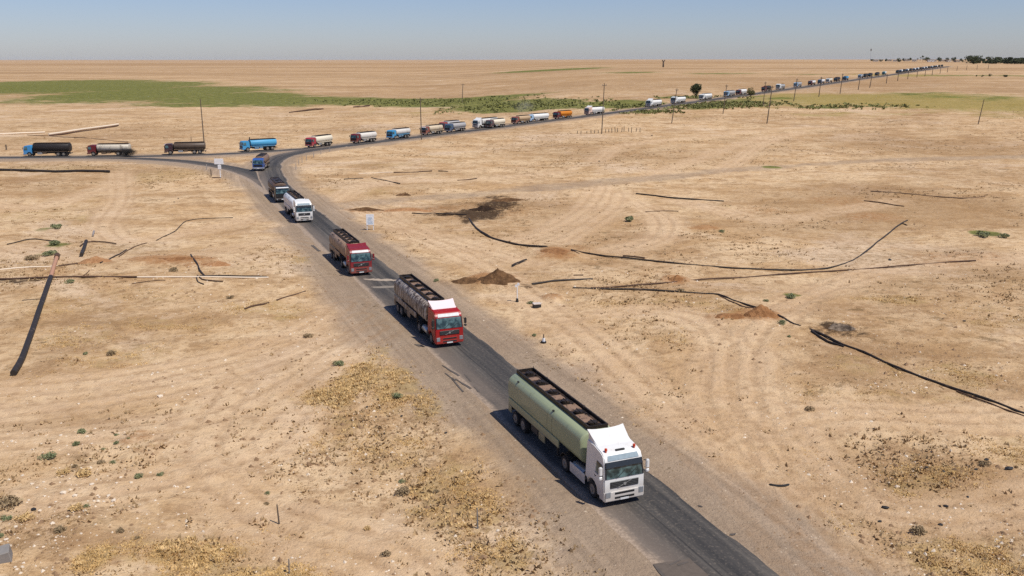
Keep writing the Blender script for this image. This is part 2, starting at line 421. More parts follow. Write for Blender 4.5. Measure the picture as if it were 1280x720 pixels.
def ground_material():
    s = NT('desert_ground')
    co = s.coord('Object')
    n_big = s.noise(co, .012, 5, .6)
    n_mid = s.noise(co, .11, 6, .66, .5)
    n_fine = s.noise(co, 1.1, 6, .70)
    n_grit = s.noise(co, 7.0, 4, .7)
    n_spk = s.noise(co, 2.6, 3, .75)
    n_med = s.noise(co, .38, 6, .72, .3)
    strk = s.noise(s.coord('Object', (.02, .16, .1)), 1.0, 5, .6, .3)
    furrow = s.noise(s.coord('Object', (.0016, .011, .01)), 1.0, 7, .68, .2)
    far = s.noise(s.coord('Object', (.0007, .0024, .002)), 1.0, 6, .62, .3)
    c = s.mix(s.ramp(n_mid, .38, .60), SAND_M, SAND_L)
    c = s.mix(s.math('MULTIPLY', s.ramp(s.noise(co, .045, 6, .66, .6), .54, .66), .6), c, SAND_D)
    c = s.mix(s.math('MULTIPLY', s.ramp(n_big, .45, .68), .55), c, SAND_D)
    c = s.mix(s.math('MULTIPLY', s.ramp(strk, .52, .68), .50), c, SAND_D)  # darker streaks also put the fine shade of rough soil into the colour
    c = s.mix(s.math('MULTIPLY', s.ramp(strk, .48, .32), .45), c, SAND_L)
    c = s.mix(s.math('MULTIPLY', s.ramp(n_med, .50, .64), .62), c, SAND_D)
    c = s.mix(s.math('MULTIPLY', s.ramp(n_med, .46, .34), .40), c, dim(lin(234, 204, 170), GK))
    c = s.mix(s.math('MULTIPLY', s.ramp(s.noise(co, .028, 7, .68, .8), .53, .64), .6), c, dim(lin(232, 205, 174), GK))
    # straw stubble and thin dry growth over whole tracts of the plain
    stub = s.math('MULTIPLY', s.ramp(s.noise(co, .03, 6, .7, .4), .50, .68), s.ramp(n_fine, .36, .58))
    c = s.mix(s.math('MULTIPLY', stub, .5), c, dim(lin(156, 125, 84), GK))
    c = s.mix(s.math('MULTIPLY', s.ramp(n_fine, .49, .66), .62), c, SAND_D)
    # far out: ploughed strips and gravel flats, browner than the sand by the road; rough soil's fine shade is painted in too
    cd = s.n('ShaderNodeTexCoord'); ln = s.n('ShaderNodeVectorMath', operation='LENGTH'); s.l(cd.outputs['Object'], ln.inputs[0])
    away = s.ramp(ln.outputs['Value'], 180, 900)
    c = s.mix(s.math('MULTIPLY', away, s.math('ADD', .12, s.math('MULTIPLY', s.ramp(furrow, .42, .62), .5))), c, dim(lin(172, 138, 100), GK))
    c = s.mix(s.math('MULTIPLY', away, s.math('MULTIPLY', s.ramp(far, .48, .60), .55)), c, dim(lin(156, 124, 90), GK))
    c = s.mix(s.math('MULTIPLY', away, s.math('MULTIPLY', s.ramp(furrow, .40, .30), .45)), c, dim(lin(216, 184, 146), GK))
    wd = s.math('MULTIPLY', s.ramp(s.noise(co, .33, 4, .8), .57, .64), s.ramp(s.noise(co, .012, 5, .7), .42, .58))
    c = s.mix(s.math('MULTIPLY', wd, .62), c, dim(lin(122, 98, 66), GK))
    br = s.ramp(s.math('ADD', s.attr('brown'), s.math('MULTIPLY', s.math('SUBTRACT', s.noise(co, .05, 7, .7, .3), .5), 1.2)), .1, 1.0)
    c = s.mix(s.math('MULTIPLY', br, .68), c, dim(lin(166, 130, 90), GK))
    tr = s.attr('track')
    c = s.mix(s.math('MULTIPLY', s.math('MULTIPLY', tr, .62), s.ramp(n_med, .30, .6)), c, dim(lin(230, 197, 159), GK))
    gv = s.math('ADD', s.attr('gravel'), s.math('MULTIPLY', s.math('SUBTRACT', n_med, .5), .6))
    gvf = s.ramp(gv, .15, .80)
    cx = s.n('ShaderNodeCombineXYZ'); s.l(s.math('MULTIPLY', s.attr('offset'), 1.3), cx.inputs[0]); s.l(s.math('MULTIPLY', s.attr('along'), .035), cx.inputs[1])
    lane = s.noise(cx.outputs[0], 1.0, 5, .65, .2)
    gcol = s.mix(s.ramp(lane, .34, .66), GRAVEL_D, dim(lin(192, 168, 143), GK))
    gcol = s.mix(s.math('MULTIPLY', s.ramp(s.math('ABSOLUTE', s.attr('offset')), 7.5, 3.2), .6), gcol, dim(lin(144, 127, 110), GK))
    gcol = s.mix(s.math('MULTIPLY', s.ramp(n_grit, .48, .66), .30), gcol, dim(lin(128, 110, 92), GK))
    c = s.mix(s.math('MULTIPLY', gvf, .85), c, gcol)
    rs = s.ramp(s.math('ADD', s.attr('redsoil'), s.math('MULTIPLY', s.math('SUBTRACT', n_fine, .5), 1.3)), .3, .9)
    c = s.mix(s.math('MULTIPLY', rs, .8), c, s.mix(n_grit, dim(lin(186, 136, 90), GK), dim(lin(160, 112, 70), GK)))
    # dead weeds and pebbles lying on the sand
    sc = s.ramp(s.math('ADD', s.math('MULTIPLY', s.attr('scrub'), .5), s.math('MULTIPLY', s.math('SUBTRACT', n_spk, .5), 2.2)), .30, .62)
    c = s.mix(s.math('MULTIPLY', sc, .62), c, dim(lin(128, 97, 64), GK))
    sp = s.ramp(s.math('MULTIPLY', s.noise(co, 1.5, 2, .9), s.ramp(n_mid, .3, .7)), .53, .62)
    c = s.mix(s.math('MULTIPLY', sp, .75), c, dim(lin(112, 92, 66), GK))
    vo = s.n('ShaderNodeTexVoronoi'); vo.inputs['Scale'].default_value = 2.3; s.l(co, vo.inputs['Vector'])
    dots = s.math('MULTIPLY', s.ramp(vo.outputs['Distance'], .20, .10), s.ramp(s.noise(co, .22, 5, .75), .46, .60))
    c = s.mix(s.math('MULTIPLY', dots, .55), c, s.mix(s.ramp(n_big, .45, .55), dim(lin(122, 96, 66), GK), dim(lin(146, 118, 80), GK)))
    lt = s.ramp(s.noise(co, 3.3, 2, .8), .66, .72)
    c = s.mix(s.math('MULTIPLY', lt, .6), c, dim(lin(238, 220, 192), GK))
    gr = s.ramp(s.math('ADD', s.attr('grass'), s.math('MULTIPLY', s.math('SUBTRACT', s.noise(co, .7, 6, .72), .5), 2.0)), .30, .95)
    gcol = s.mix(s.ramp(n_fine, .38, .62), dim(lin(156, 130, 82), GK), dim(lin(200, 170, 114), GK))
    c = s.mix(s.math('MULTIPLY', gr, .62), c, gcol)
    ol = s.ramp(s.math('ADD', s.attr('olive'), s.math('MULTIPLY', s.math('SUBTRACT', s.noise(co, .08, 6, .7), .5), 1.8)), .3, .9)
    c = s.mix(s.math('MULTIPLY', ol, .75), c, s.mix(s.ramp(n_fine, .35, .65), dim(lin(126, 120, 56), GK), dim(lin(176, 154, 84), GK)))
    ge = s.ramp(s.math('ADD', s.attr('green'), s.math('MULTIPLY', s.math('SUBTRACT', s.noise(co, .06, 8, .72), .5), 1.9)), .35, .8)
    c = s.mix(s.math('MULTIPLY', ge, .9), c, s.mix(s.ramp(s.noise(co, .25, 4, .7), .35, .65), dim(lin(82, 92, 40), GK), dim(lin(130, 132, 66), GK)))
    st = s.ramp(s.math('ADD', s.attr('stain'), s.math('MULTIPLY', s.math('SUBTRACT', s.noise(co, .9, 6, .7), .5), 1.9)), .42, .85)
    c = s.mix(s.math('MULTIPLY', st, .88), c, dim(lin(58, 44, 34), .8))
    rt = s.math('MULTIPLY', s.attr('rut'), s.ramp(n_fine, .3, .6))
    c = s.mix(s.math('MULTIPLY', rt, .38), c, SAND_D)
    s.l(c, s.b.inputs['Base Color'])
    s.b.inputs['Roughness'].default_value = .95
    s.b.inputs['Specular IOR Level'].default_value = .05
    h = s.math('ADD', s.math('ADD', s.math('MULTIPLY', n_fine, .26), s.math('MULTIPLY', n_grit, .07)), s.math('MULTIPLY', n_med, .14))
    s.bump(h, 1.0, 1.0)
    return s.m

def asphalt_material():
    s = NT('worn_asphalt')
    uv = s.n('ShaderNodeUVMap'); uv.uv_map = 'UVMap'
    sep = s.n('ShaderNodeSeparateXYZ'); s.l(uv.outputs[0], sep.inputs[0])
    ac = s.math('ABSOLUTE', sep.outputs[0])
    mp = s.n('ShaderNodeMapping'); mp.inputs['Scale'].default_value = (4.2, .045, 1); s.l(uv.outputs[0], mp.inputs['Vector'])
    streak = s.noise(mp.outputs[0], 1.0, 6, .65)
    mp2 = s.n('ShaderNodeMapping'); mp2.inputs['Scale'].default_value = (1.1, .07, 1); s.l(uv.outputs[0], mp2.inputs['Vector'])
    patch = s.noise(mp2.outputs[0], 1.0, 4, .6)
    co = s.coord('Object')
    grit = s.noise(co, 5.0, 5, .7)
    c = s.mix(s.ramp(streak, .36, .68), lin(54, 52, 50), lin(92, 86, 79))
    # lanes polished dark by tyres and dripping crude, dusty in between
    lane = s.math('ABSOLUTE', s.math('SUBTRACT', s.math('ABSOLUTE', s.math('ADD', sep.outputs[0], -.02)), .42))
    c = s.mix(s.math('MULTIPLY', s.ramp(lane, .30, .02), .6), c, lin(46, 45, 45))
    wear = s.math('MULTIPLY', s.ramp(sep.outputs[0], -.02, .6), .62)
    c = s.mix(s.math('MULTIPLY', wear, s.ramp(patch, .24, .60)), c, lin(124, 110, 97))
    c = s.mix(s.math('MULTIPLY', s.ramp(grit, .5, .75), .35), c, lin(150, 135, 118))
    crack = s.math('MULTIPLY', s.ramp(s.math('ABSOLUTE', s.math('ADD', sep.outputs[0], s.math('MULTIPLY', s.math('SUBTRACT', patch, .5), .06))), .022, .008), .6)
    c = s.mix(crack, c, lin(38, 36, 36))
    e = s.math('ADD', ac, s.math('MULTIPLY', s.math('SUBTRACT', s.noise(co, .55, 6, .7), .5), .34))
    e = s.math('ADD', e, s.math('MULTIPLY', s.math('SUBTRACT', streak, .5), .3))
    e = s.math('ADD', e, s.math('MULTIPLY', s.ramp(sep.outputs[0], -.2, .9), .22))
    dust = s.ramp(e, .80, 1.0)
    c = s.mix(dust, c, s.mix(s.ramp(grit, .4, .62), GRAVEL_D, GRAVEL_C))
    s.l(c, s.b.inputs['Base Color'])
    s.b.inputs['Roughness'].default_value = .8
    s.bump(grit, .35, .05)
    return s.m

MAT = {}
def plain(name, col, rough=.6, metal=0.0, spec=.3):
    if name not in MAT:
        s = NT(name)
        n = s.noise(s.coord('Object'), 3.0, 4, .65)
        s.l(s.mix(s.ramp(n, .3, .7), dim(col, .82), col), s.b.inputs['Base Color'])
        s.b.inputs['Roughness'].default_value = rough
        s.b.inputs['Metallic'].default_value = metal
        s.b.inputs['Specular IOR Level'].default_value = spec
        MAT[name] = s.m
    return MAT[name]

def paint(name, rgb, dirt=.35, rough=.38):
    """vehicle paint with road dust thrown up its lower half"""
    name = 'paint_' + name
    if name not in MAT:
        s = NT(name)
        tc = s.n('ShaderNodeTexCoord')
        sep = s.n('ShaderNodeSeparateXYZ'); s.l(tc.outputs['Object'], sep.inputs[0])
        n = s.noise(s.coord('Object', (1.5, 1.5, .8)), 1.6, 6, .7)
        low = s.ramp(s.math('ADD', sep.outputs[2], s.math('MULTIPLY', s.math('SUBTRACT', n, .5), 1.6)), 1.6, .5)
        d = s.math('ADD', s.math('MULTIPLY', low, dirt), s.math('MULTIPLY', s.ramp(n, .5, .8), dirt * .8), True)
        s.l(s.mix(d, lin(*rgb), dim(lin(168, 140, 110), .75)), s.b.inputs['Base Color'])
        s.l(s.math('ADD', s.math('MULTIPLY', d, .5), rough), s.b.inputs['Roughness'])
        s.b.inputs['Specular IOR Level'].default_value = .45
        MAT[name] = s.m
    return MAT[name]

def grime(name, base, stain, amount, rough=.45, scale=1.0, metal=0.0, stain2=None, dusty=True):
    """tank shell with oil runs and rust; amount 0 clean .. 1 covered"""
    name = 'tank_' + name
    if name not in MAT:
        s = NT(name)
        n1 = s.noise(s.coord('Object', (1.1, 1.1, .30)), 1.5 * scale, 6, .7, .6)
        n2 = s.noise(s.coord('Object', (2.4, 2.4, .5)), 1.7 * scale, 4, .7)
        k = s.ramp(s.math('ADD', s.math('MULTIPLY', n1, .7), s.math('MULTIPLY', n2, .3)), .74 - amount * .42, .84 - amount * .34)
        c = s.mix(k, lin(*base), lin(*stain))
        if stain2:
            c = s.mix(s.math('MULTIPLY', s.ramp(n2, .55, .72), .8), c, lin(*stain2))
        tc = s.n('ShaderNodeTexCoord')
        sep = s.n('ShaderNodeSeparateXYZ'); s.l(tc.outputs['Object'], sep.inputs[0])
        low = s.ramp(s.math('ADD', sep.outputs[2], s.math('MULTIPLY', n1, .6)), 1.9, 1.2)
        c = s.mix(s.math('MULTIPLY', low, .5 if dusty else 0.0), c, dim(lin(150, 122, 94), .7))
        s.l(c, s.b.inputs['Base Color'])
        s.b.inputs['Roughness'].default_value = rough
        s.b.inputs['Metallic'].default_value = metal
        MAT[name] = s.m
    return MAT[name]

RUBBER = plain('rubber', (.028, .026, .025, 1), .85)
DARK = plain('black_steel', (.03, .028, .027, 1), .6)
FRAME_M = plain('dusty_chassis_steel', (.075, .062, .05, 1), .8)
RIM_M = plain('dusty_rim_steel', (.26, .22, .18, 1), .6)
CHROME = plain('dull_aluminium', (.5, .49, .47, 1), .35, .6)
PLATE = plain('plate_white', (.7, .7, .68, 1), .5)
GRILLE = plain('grille_black', (.02, .02, .021, 1), .5)
LAMP = plain('lamp_glass', (.24, .25, .26, 1), .12, 0, .6)
AMBER = plain('beacon_red', (.55, .06, .02, 1), .3)
OILY = grime('oily_top', (40, 33, 27), (88, 70, 54), .5, .5, 2.0)
FLOOR_M = grime('oil_soaked_floor', (84, 66, 54), (28, 24, 22), .85, .5, .8)
PLATE_D = grime('dusty_tread_plate', (136, 110, 90), (42, 35, 30), .58, .6, 1.3)
def glass_mat():
    s = NT('tinted_windscreen')
    n = s.noise(s.coord('Object'), 1.3, 3, .6)
    s.l(s.mix(s.ramp(n, .38, .62), (.012, .028, .030, 1), (.10, .17, .17, 1)), s.b.inputs['Base Color'])  # teal tint, with paler blotches painted in for reflections and the dashboard
    s.b.inputs['Roughness'].default_value = .06
    s.b.inputs['Specular IOR Level'].default_value = .6
    return s.m
GLASS = glass_mat()
GLASS2 = plain('pale_visor_glass', (.30, .37, .40, 1), .12, 0, .6)

# ------------------------------------------------------------------ mesh building
class MB:
    def __init__(s):
        s.v = []; s.f = []
    def add(s, v, f):
        o = len(s.v)
        s.v += [tuple(p) for p in v]
        s.f += [tuple(i + o for i in q) for q in f]
        return s
    def box(s, x0, x1, y0, y1, z0, z1):
        v = [(x0, y0, z0), (x1, y0, z0), (x1, y1, z0), (x0, y1, z0), (x0, y0, z1), (x1, y0, z1), (x1, y1, z1), (x0, y1, z1)]
        return s.add(v, [(0, 3, 2, 1), (4, 5, 6, 7), (0, 1, 5, 4), (1, 2, 6, 5), (2, 3, 7, 6), (3, 0, 4, 7)])
    def prism(s, prof, y0, y1, taper=None):
        """profile in x-z, swept across y; taper(x, z) narrows it"""
        n = len(prof)
        t = taper or (lambda x, z: 1.0)
        v = [(x, y0 * t(x, z), z) for x, z in prof] + [(x, y1 * t(x, z), z) for x, z in prof]
        f = [tuple(range(n)), tuple(range(2 * n - 1, n - 1, -1))]
        f += [(i, i + n, (i + 1) % n + n, (i + 1) % n) for i in range(n)]
        return s.add(v, f)
    def quadslab(s, a, b, c, d, t):
        """thin slab on four corners, thickness t along its normal"""
        a, b, c, d = map(Vector, (a, b, c, d))
        n = (b - a).cross(d - a).normalized() * t
        v = [a, b, c, d, a + n, b + n, c + n, d + n]
        return s.add(v, [(0, 3, 2, 1), (4, 5, 6, 7), (0, 1, 5, 4), (1, 2, 6, 5), (2, 3, 7, 6), (3, 0, 4, 7)])
    def rings(s, rings, cap=True):
        n = len(rings[0]); v = [p for r in rings for p in r]; f = []
        for k in range(len(rings) - 1):
            for i in range(n):
                j = (i + 1) % n
                f.append((k * n + i, k * n + j, (k + 1) * n + j, (k + 1) * n + i))
        if cap:
            f.append(tuple(range(n - 1, -1, -1)))
            f.append(tuple((len(rings) - 1) * n + i for i in range(n)))
        return s.add(v, f)
    def cyl(s, a, b, r0, r1=None, n=10):
        a, b = Vector(a), Vector(b); r1 = r0 if r1 is None else r1
        q = (b - a).to_track_quat('Z', 'Y')
        e = [q @ Vector((math.cos(2 * math.pi * i / n), math.sin(2 * math.pi * i / n), 0)) for i in range(n)]
        return s.rings([[a + k * r0 for k in e], [b + k * r1 for k in e]])
    def tube(s, pts, r, n=8):
        pts = [Vector(p) for p in pts]; rings = []
        for i, p in enumerate(pts):
            d = (pts[min(i + 1, len(pts) - 1)] - pts[max(i - 1, 0)]).normalized()
            u = d.cross(Vector((0, 0, 1)))
            u = u.normalized() if u.length > 1e-4 else Vector((1, 0, 0))
            w = u.cross(d)
            rr = r[i] if hasattr(r, '__len__') else r
            rings.append([p + (u * math.cos(2 * math.pi * k / n) + w * math.sin(2 * math.pi * k / n)) * rr for k in range(n)])
        return s.rings(rings)
    def mesh(s, name, bevel=0, seg=1, smooth=None):
        me = bpy.data.meshes.new(name)
        me.from_pydata(s.v, [], s.f)
        bm = bmesh.new(); bm.from_mesh(me)
        bmesh.ops.recalc_face_normals(bm, faces=bm.faces)
        if bevel:
            bmesh.ops.bevel(bm, geom=[e for e in bm.edges if e.calc_face_angle(0) > R(25)], offset=bevel, segments=seg, affect='EDGES', clamp_overlap=True)
        bm.to_mesh(me); bm.free()
        if smooth:
            me.polygons.foreach_set('use_smooth', [True] * len(me.polygons))
            me.set_sharp_from_angle(angle=R(smooth))
        return me

def link(name, me, mat=None, parent=None, loc=None):
    o = bpy.data.objects.new(name, me)
    if mat is not None and me is not None and not me.materials:
        me.materials.append(mat)
    if parent: o.parent = parent
    if loc is not None: o.location = loc
    COL.objects.link(o)
    return o

def thing(name, label, cat, loc=(0, 0, 0), rz=0, group=None):
    o = link(name, None, loc=loc)
    o.rotation_euler = (0, 0, rz)
    return tag(o, label, cat, group)

def tag(o, label, cat, group=None, kind=None):
    if label: o['label'] = label
    if cat: o['category'] = cat
    if group: o['group'] = group
    if kind: o['kind'] = kind
    return o

ORD = ('first second third fourth fifth sixth seventh eighth ninth tenth eleventh twelfth thirteenth fourteenth fifteenth sixteenth seventeenth eighteenth').split()
USED = set()
def beside(noun, px, py, anchors):
    """a label that names the nearest thing and the side of it, used once only"""
    for ax_, ay_, ph in sorted(anchors, key=lambda a: (a[0] - px) ** 2 + 4 * (a[1] - py) ** 2):
        dx, dy = px - ax_, py - ay_
        side = ('right of' if dx > 0 else 'left of') if abs(dx) > 1.6 * abs(dy) else ('in front of' if dy > 0 else 'behind')
        lab = '%s %s the %s' % (noun, side, ph)
        if lab not in USED and len(lab.split()) <= 16:
            USED.add(lab); return lab

def copy_tree(o, parent=None):
    c = o.copy(); COL.objects.link(c)
    if parent: c.parent = parent
    for ch in list(o.children):
        copy_tree(ch, c)
    return c

def np_mesh(name, co, faces, smooth=True):
    """mesh from numpy arrays; faces (n, k)"""
    me = bpy.data.meshes.new(name)
    n, k = faces.shape
    me.vertices.add(len(co)); me.vertices.foreach_set('co', co.astype(np.float32).ravel())
    me.loops.add(n * k); me.loops.foreach_set('vertex_index', faces.astype(np.int32).ravel())
    me.polygons.add(n)
    me.polygons.foreach_set('loop_start', (np.arange(n) * k).astype(np.int32))
    me.polygons.foreach_set('use_smooth', np.full(n, smooth))
    me.update(calc_edges=True)
    return me

# ------------------------------------------------------------------ the ground
def build_ground():
    rad = [0.5, 8, 16, 24]
    r = 30.0
    while r < 42000:
        rad.append(r)
        r += max(0.17, 1.45 * (r * r + CAM_H ** 2) / (FOCAL * CAM_H)) if r < 4000 else r * .25
    rad = np.array(rad)
    az = np.concatenate([np.linspace(-180, -37, 40)[:-1], np.linspace(-37, 37, 690), np.linspace(37, 180, 40)[1:-1]])
    az = np.radians(az)
    nr, na = len(rad), len(az)
    RR, AA = np.meshgrid(rad, az, indexing='ij')
    x = (RR * np.sin(AA)).ravel(); y = (RR * np.cos(AA)).ravel()
    m = masks(x, y)
    fade = 1 - sstep(500, 1200, np.hypot(x, y)) * .8
    z = base_z(x, y) + bumps(x, y, m) * fade
    co = np.stack([x, y, z], 1)
    i = np.arange(nr - 1)[:, None] * na
    j = np.arange(na)[None, :]
    j2 = (j + 1) % na
    f = np.stack([(i + j).ravel(), (i + na + j).ravel(), (i + na + j2).ravel(), (i + j2).ravel()], 1)[:, ::-1]
    me = np_mesh('ground', co, f)
    for k in ('gravel', 'track', 'rut', 'grass', 'green', 'olive', 'stain', 'redsoil', 'scrub', 'brown'):
        a = me.attributes.new(k, 'FLOAT', 'POINT')
        a.data.foreach_set('value', m[k].astype(np.float32))
    for k, v in zip(('along', 'offset'), along_road(x, y)):
        a = me.attributes.new(k, 'FLOAT', 'POINT'); a.data.foreach_set('value', v.astype(np.float32))
    o = link('ground', me, ground_material())
    tag(o, 'dry sandy plain with tracks, dead grass and far green strips', None, None, 'structure')
build_ground()

def strip(name, L, half, lift, mat, label, seed=1):
    """paved strip along a line; edges eaten away unevenly"""
    L = np.asarray(L); n = len(L)
    t = np.gradient(L, axis=0); t /= np.linalg.norm(t, axis=1)[:, None]
    nrm = np.stack([t[:, 1], -t[:, 0]], 1)
    s = np.concatenate([[0], np.cumsum(np.linalg.norm(np.diff(L, axis=0), axis=1))])
    cols = np.linspace(-1, 1, 9)
    V = []; U = []
    for k, c in enumerate(cols):
        w = half
        if abs(c) > .99:
            w = half * (1 + .12 * (vnoise(s / 2.2, np.full(n, seed + c * 3), 77) - .5) * 2)
        P = L + nrm * (c * w)[:, None] if hasattr(w, '__len__') else L + nrm * c * w
        d = np.hypot(P[:, 0], P[:, 1])
        z = base_z(P[:, 0], P[:, 1]) + (lift if abs(c) < .99 else -.05) + d * .00028 * (d > 120)
        V.append(np.column_stack([P, z])); U.append(np.column_stack([np.full(n, c), s]))
    V = np.stack(V, 1).reshape(-1, 3); U = np.stack(U, 1).reshape(-1, 2)
    nc = len(cols)
    i = np.arange(n - 1)[:, None] * nc; j = np.arange(nc - 1)[None, :]
    f = np.stack([(i + j).ravel(), (i + j + 1).ravel(), (i + j + 1 + nc).ravel(), (i + j + nc).ravel()], 1)
    me = np_mesh(name, V, f)
    if me.polygons[0].normal.z < 0:
        me.flip_normals()
    uv = me.uv_layers.new(name='UVMap')
    idx = np.zeros(len(me.loops), np.int32); me.loops.foreach_get('vertex_index', idx)
    uv.data.foreach_set('uv', U[idx].astype(np.float32).ravel())
    o = link(name, me, mat)
    tag(o, label, None, None, 'structure')
    return o
ASPH = asphalt_material()
strip('side_road', SIDE, 3.3, .016, ASPH, 'narrow asphalt road running off to the left')
strip('slip_road', SLIP, 2.9, .011, ASPH, 'short asphalt slip joining the main road at the fork')
strip('road', ROAD[::-1], 3.15, .022, ASPH, 'oil dark asphalt road with dusty broken edges')

# flat patches lying on the asphalt
def patch(name, pts, lift, mat, label):
    P = W(pts)
    v = [(p[0], p[1], float(base_z(p[0], p[1])) + lift) for p in P]
    mb = MB(); mb.add(v, [tuple(range(len(v)))])
    o = link(name, mb.mesh(name), mat)
    if o.data.polygons[0].normal.z < 0: o.data.flip_normals()
    return tag(o, label, None, None, 'structure')
def ragged(pts, n=6, amp=1.2):
    out = []
    for a, b in zip(pts, pts[1:] + pts[:1]):
        for k in range(n):
            t = k / n
            out.append((a[0] + (b[0] - a[0]) * t + random.uniform(-amp, amp), a[1] + (b[1] - a[1]) * t + random.uniform(-amp, amp) * .6))
    return out
PALE = plain('pale_trench_dust', dim(lin(186, 168, 148), .8), .95)
TAR = plain('tar_patch', lin(92, 84, 77), .8)
TAR2 = plain('brown_road_patch', lin(100, 89, 79), .85)
patch('road_patch', ragged([(454, 349.2), (470, 348.6), (490, 349.4), (500, 350.6), (490, 351.6), (470, 351.2)], 6, .9), .030, PALE, 'pale dust filled trench across the road')
patch('road_patch', ragged([(462, 358), (500, 357.4), (506, 359.6), (468, 360.6)], 7, .8), .030, plain('thin_trench_dust', dim(lin(150, 138, 124), .8), .95), 'second fainter pale trench across the road')
patch('road_patch', ragged([(817, 706), (862, 699), (884, 718), (896, 735), (842, 742)], 4, .9), .030, TAR2, 'brown square patch in the road at the bottom edge')
for q in ([(816, 706), (819, 707), (842, 730), (844, 742), (840, 738)], [(836, 706), (850, 700), (851, 701.5), (838, 707.5)], [(846, 706), (860, 702), (861, 704), (848, 708)],
          [(568, 474), (570, 473.6), (590, 486), (588, 486.8)], [(552, 457), (554, 457), (575, 470), (573, 470.6)], [(580, 468), (582.5, 469), (590, 477), (587, 477)], [(556, 467), (557.5, 467), (570, 476), (568, 476.5)],
          [(389, 307), (392, 306.6), (401, 314), (398, 314.6)], [(518, 431), (524, 430.6), (530, 433), (524, 433.4)], [(564, 474), (565.5, 473.6), (580, 490), (578, 490.4)],
          [(913, 668), (920, 667.4), (919, 669.4), (912, 669.6)], [(872, 632), (878, 633), (879, 634.4), (873, 633.6)], [(592, 484), (594, 484.6), (600, 491), (597, 490.6)]):
    patch('tar_mark', ragged(q, 4, .55), .040, TAR, 'dark crack or tar mark in the worn asphalt')

# ------------------------------------------------------------------ trucks
WHEEL_CACHE = {}
def wheel_meshes(r, w, detail):
    key = (r, w, detail)
    if key not in WHEEL_CACHE:
        n = 24 if detail > 1 else 14 if detail == 1 else 8
        ring = lambda y, rr: [(rr * math.cos(2 * math.pi * i / n), y, rr * math.sin(2 * math.pi * i / n)) for i in range(n)]
        t = MB(); t.rings([ring(-w / 2, r * .62), ring(-w / 2, r * .93), ring(-w / 2 + .05, r), ring(w / 2 - .05, r), ring(w / 2, r * .93), ring(w / 2, r * .62)])
        k = MB()
        for sg in (-1, 1):
            y = sg * (w / 2 + .004)
            k.rings([ring(y, r * .60), ring(y + sg * .012, r * .50), ring(y - sg * .05, r * .40), ring(y - sg * .03, r * .25), ring(y + sg * .07, r * .2)])
        WHEEL_CACHE[key] = (t.mesh('wheel', smooth=40), k.mesh('rim', smooth=40))
    return WHEEL_CACHE[key]

class Truck:
    """collects the parts of one truck; builds them as a tree or, when too small to show them, as one mesh"""
    def __init__(s, detail):
        s.detail = detail; s.parts = []
    def p(s, name, mb, mat, parent=None, bevel=0, seg=1, smooth=None):
        s.parts.append((name, mb, mat, parent, bevel if s.detail else 0, seg, smooth, None))
        return len(s.parts) - 1
    def wheel(s, x, y, z, r=.5, w=.32):
        s.parts.append(('wheel', None, RUBBER, None, 0, 1, None, (x, y, z, r, w)))
    def build(s, root_name, label, cat, loc, rz, group):
        if s.detail == 0:
            mats = []; V = []; F = []; MI = []
            def put(v, f, mat):
                if mat not in mats: mats.append(mat)
                o = len(V); V.extend(v); F.extend([tuple(i + o for i in q) for q in f]); MI.extend([mats.index(mat)] * len(f))
            for (name, mb, mat, par, bv, sg, sm, wh) in s.parts:
                if wh:
                    x, y, z, r, w = wh
                    k = MB(); k.cyl((x, y - w / 2, z), (x, y + w / 2, z), r, n=8); put(k.v, k.f, mat)
                else: put(mb.v, mb.f, mat)
            me = bpy.data.meshes.new(root_name); me.from_pydata(V, [], F)
            bm = bmesh.new(); bm.from_mesh(me); bmesh.ops.recalc_face_normals(bm, faces=bm.faces); bm.to_mesh(me); bm.free()
            for mt in mats: me.materials.append(mt)
            me.polygons.foreach_set('material_index', MI)
            o = link(root_name, me, None, None, loc); o.rotation_euler = (0, 0, rz)
            return tag(o, label, cat, group)
        root = thing(root_name, label, cat, loc, rz, group)
        made = []
        for (name, mb, mat, par, bv, sg, sm, wh) in s.parts:
            par_o = made[par] if par is not None else root
            if wh:
                x, y, z, r, w = wh
                t, k = wheel_meshes(r, w, s.detail)
                o = link('wheel', t, RUBBER, root, (x, y, z)); link('rim', k, RIM_M, o)
                made.append(o)
            else:
                made.append(link(name, mb.mesh(name, bv, sg, sm), mat, par_o))
        return root

def sec(cy, w, z0, z1, n, ex):
    pts = []
    for i in range(n):
        a = 2 * math.pi * i / n
        c, sn = math.cos(a), math.sin(a)
        pts.append((cy + w / 2 * math.copysign(abs(c) ** (2 / ex), c), (z0 + z1) / 2 + (z1 - z0) / 2 * math.copysign(abs(sn) ** (2 / ex), sn)))
    return pts

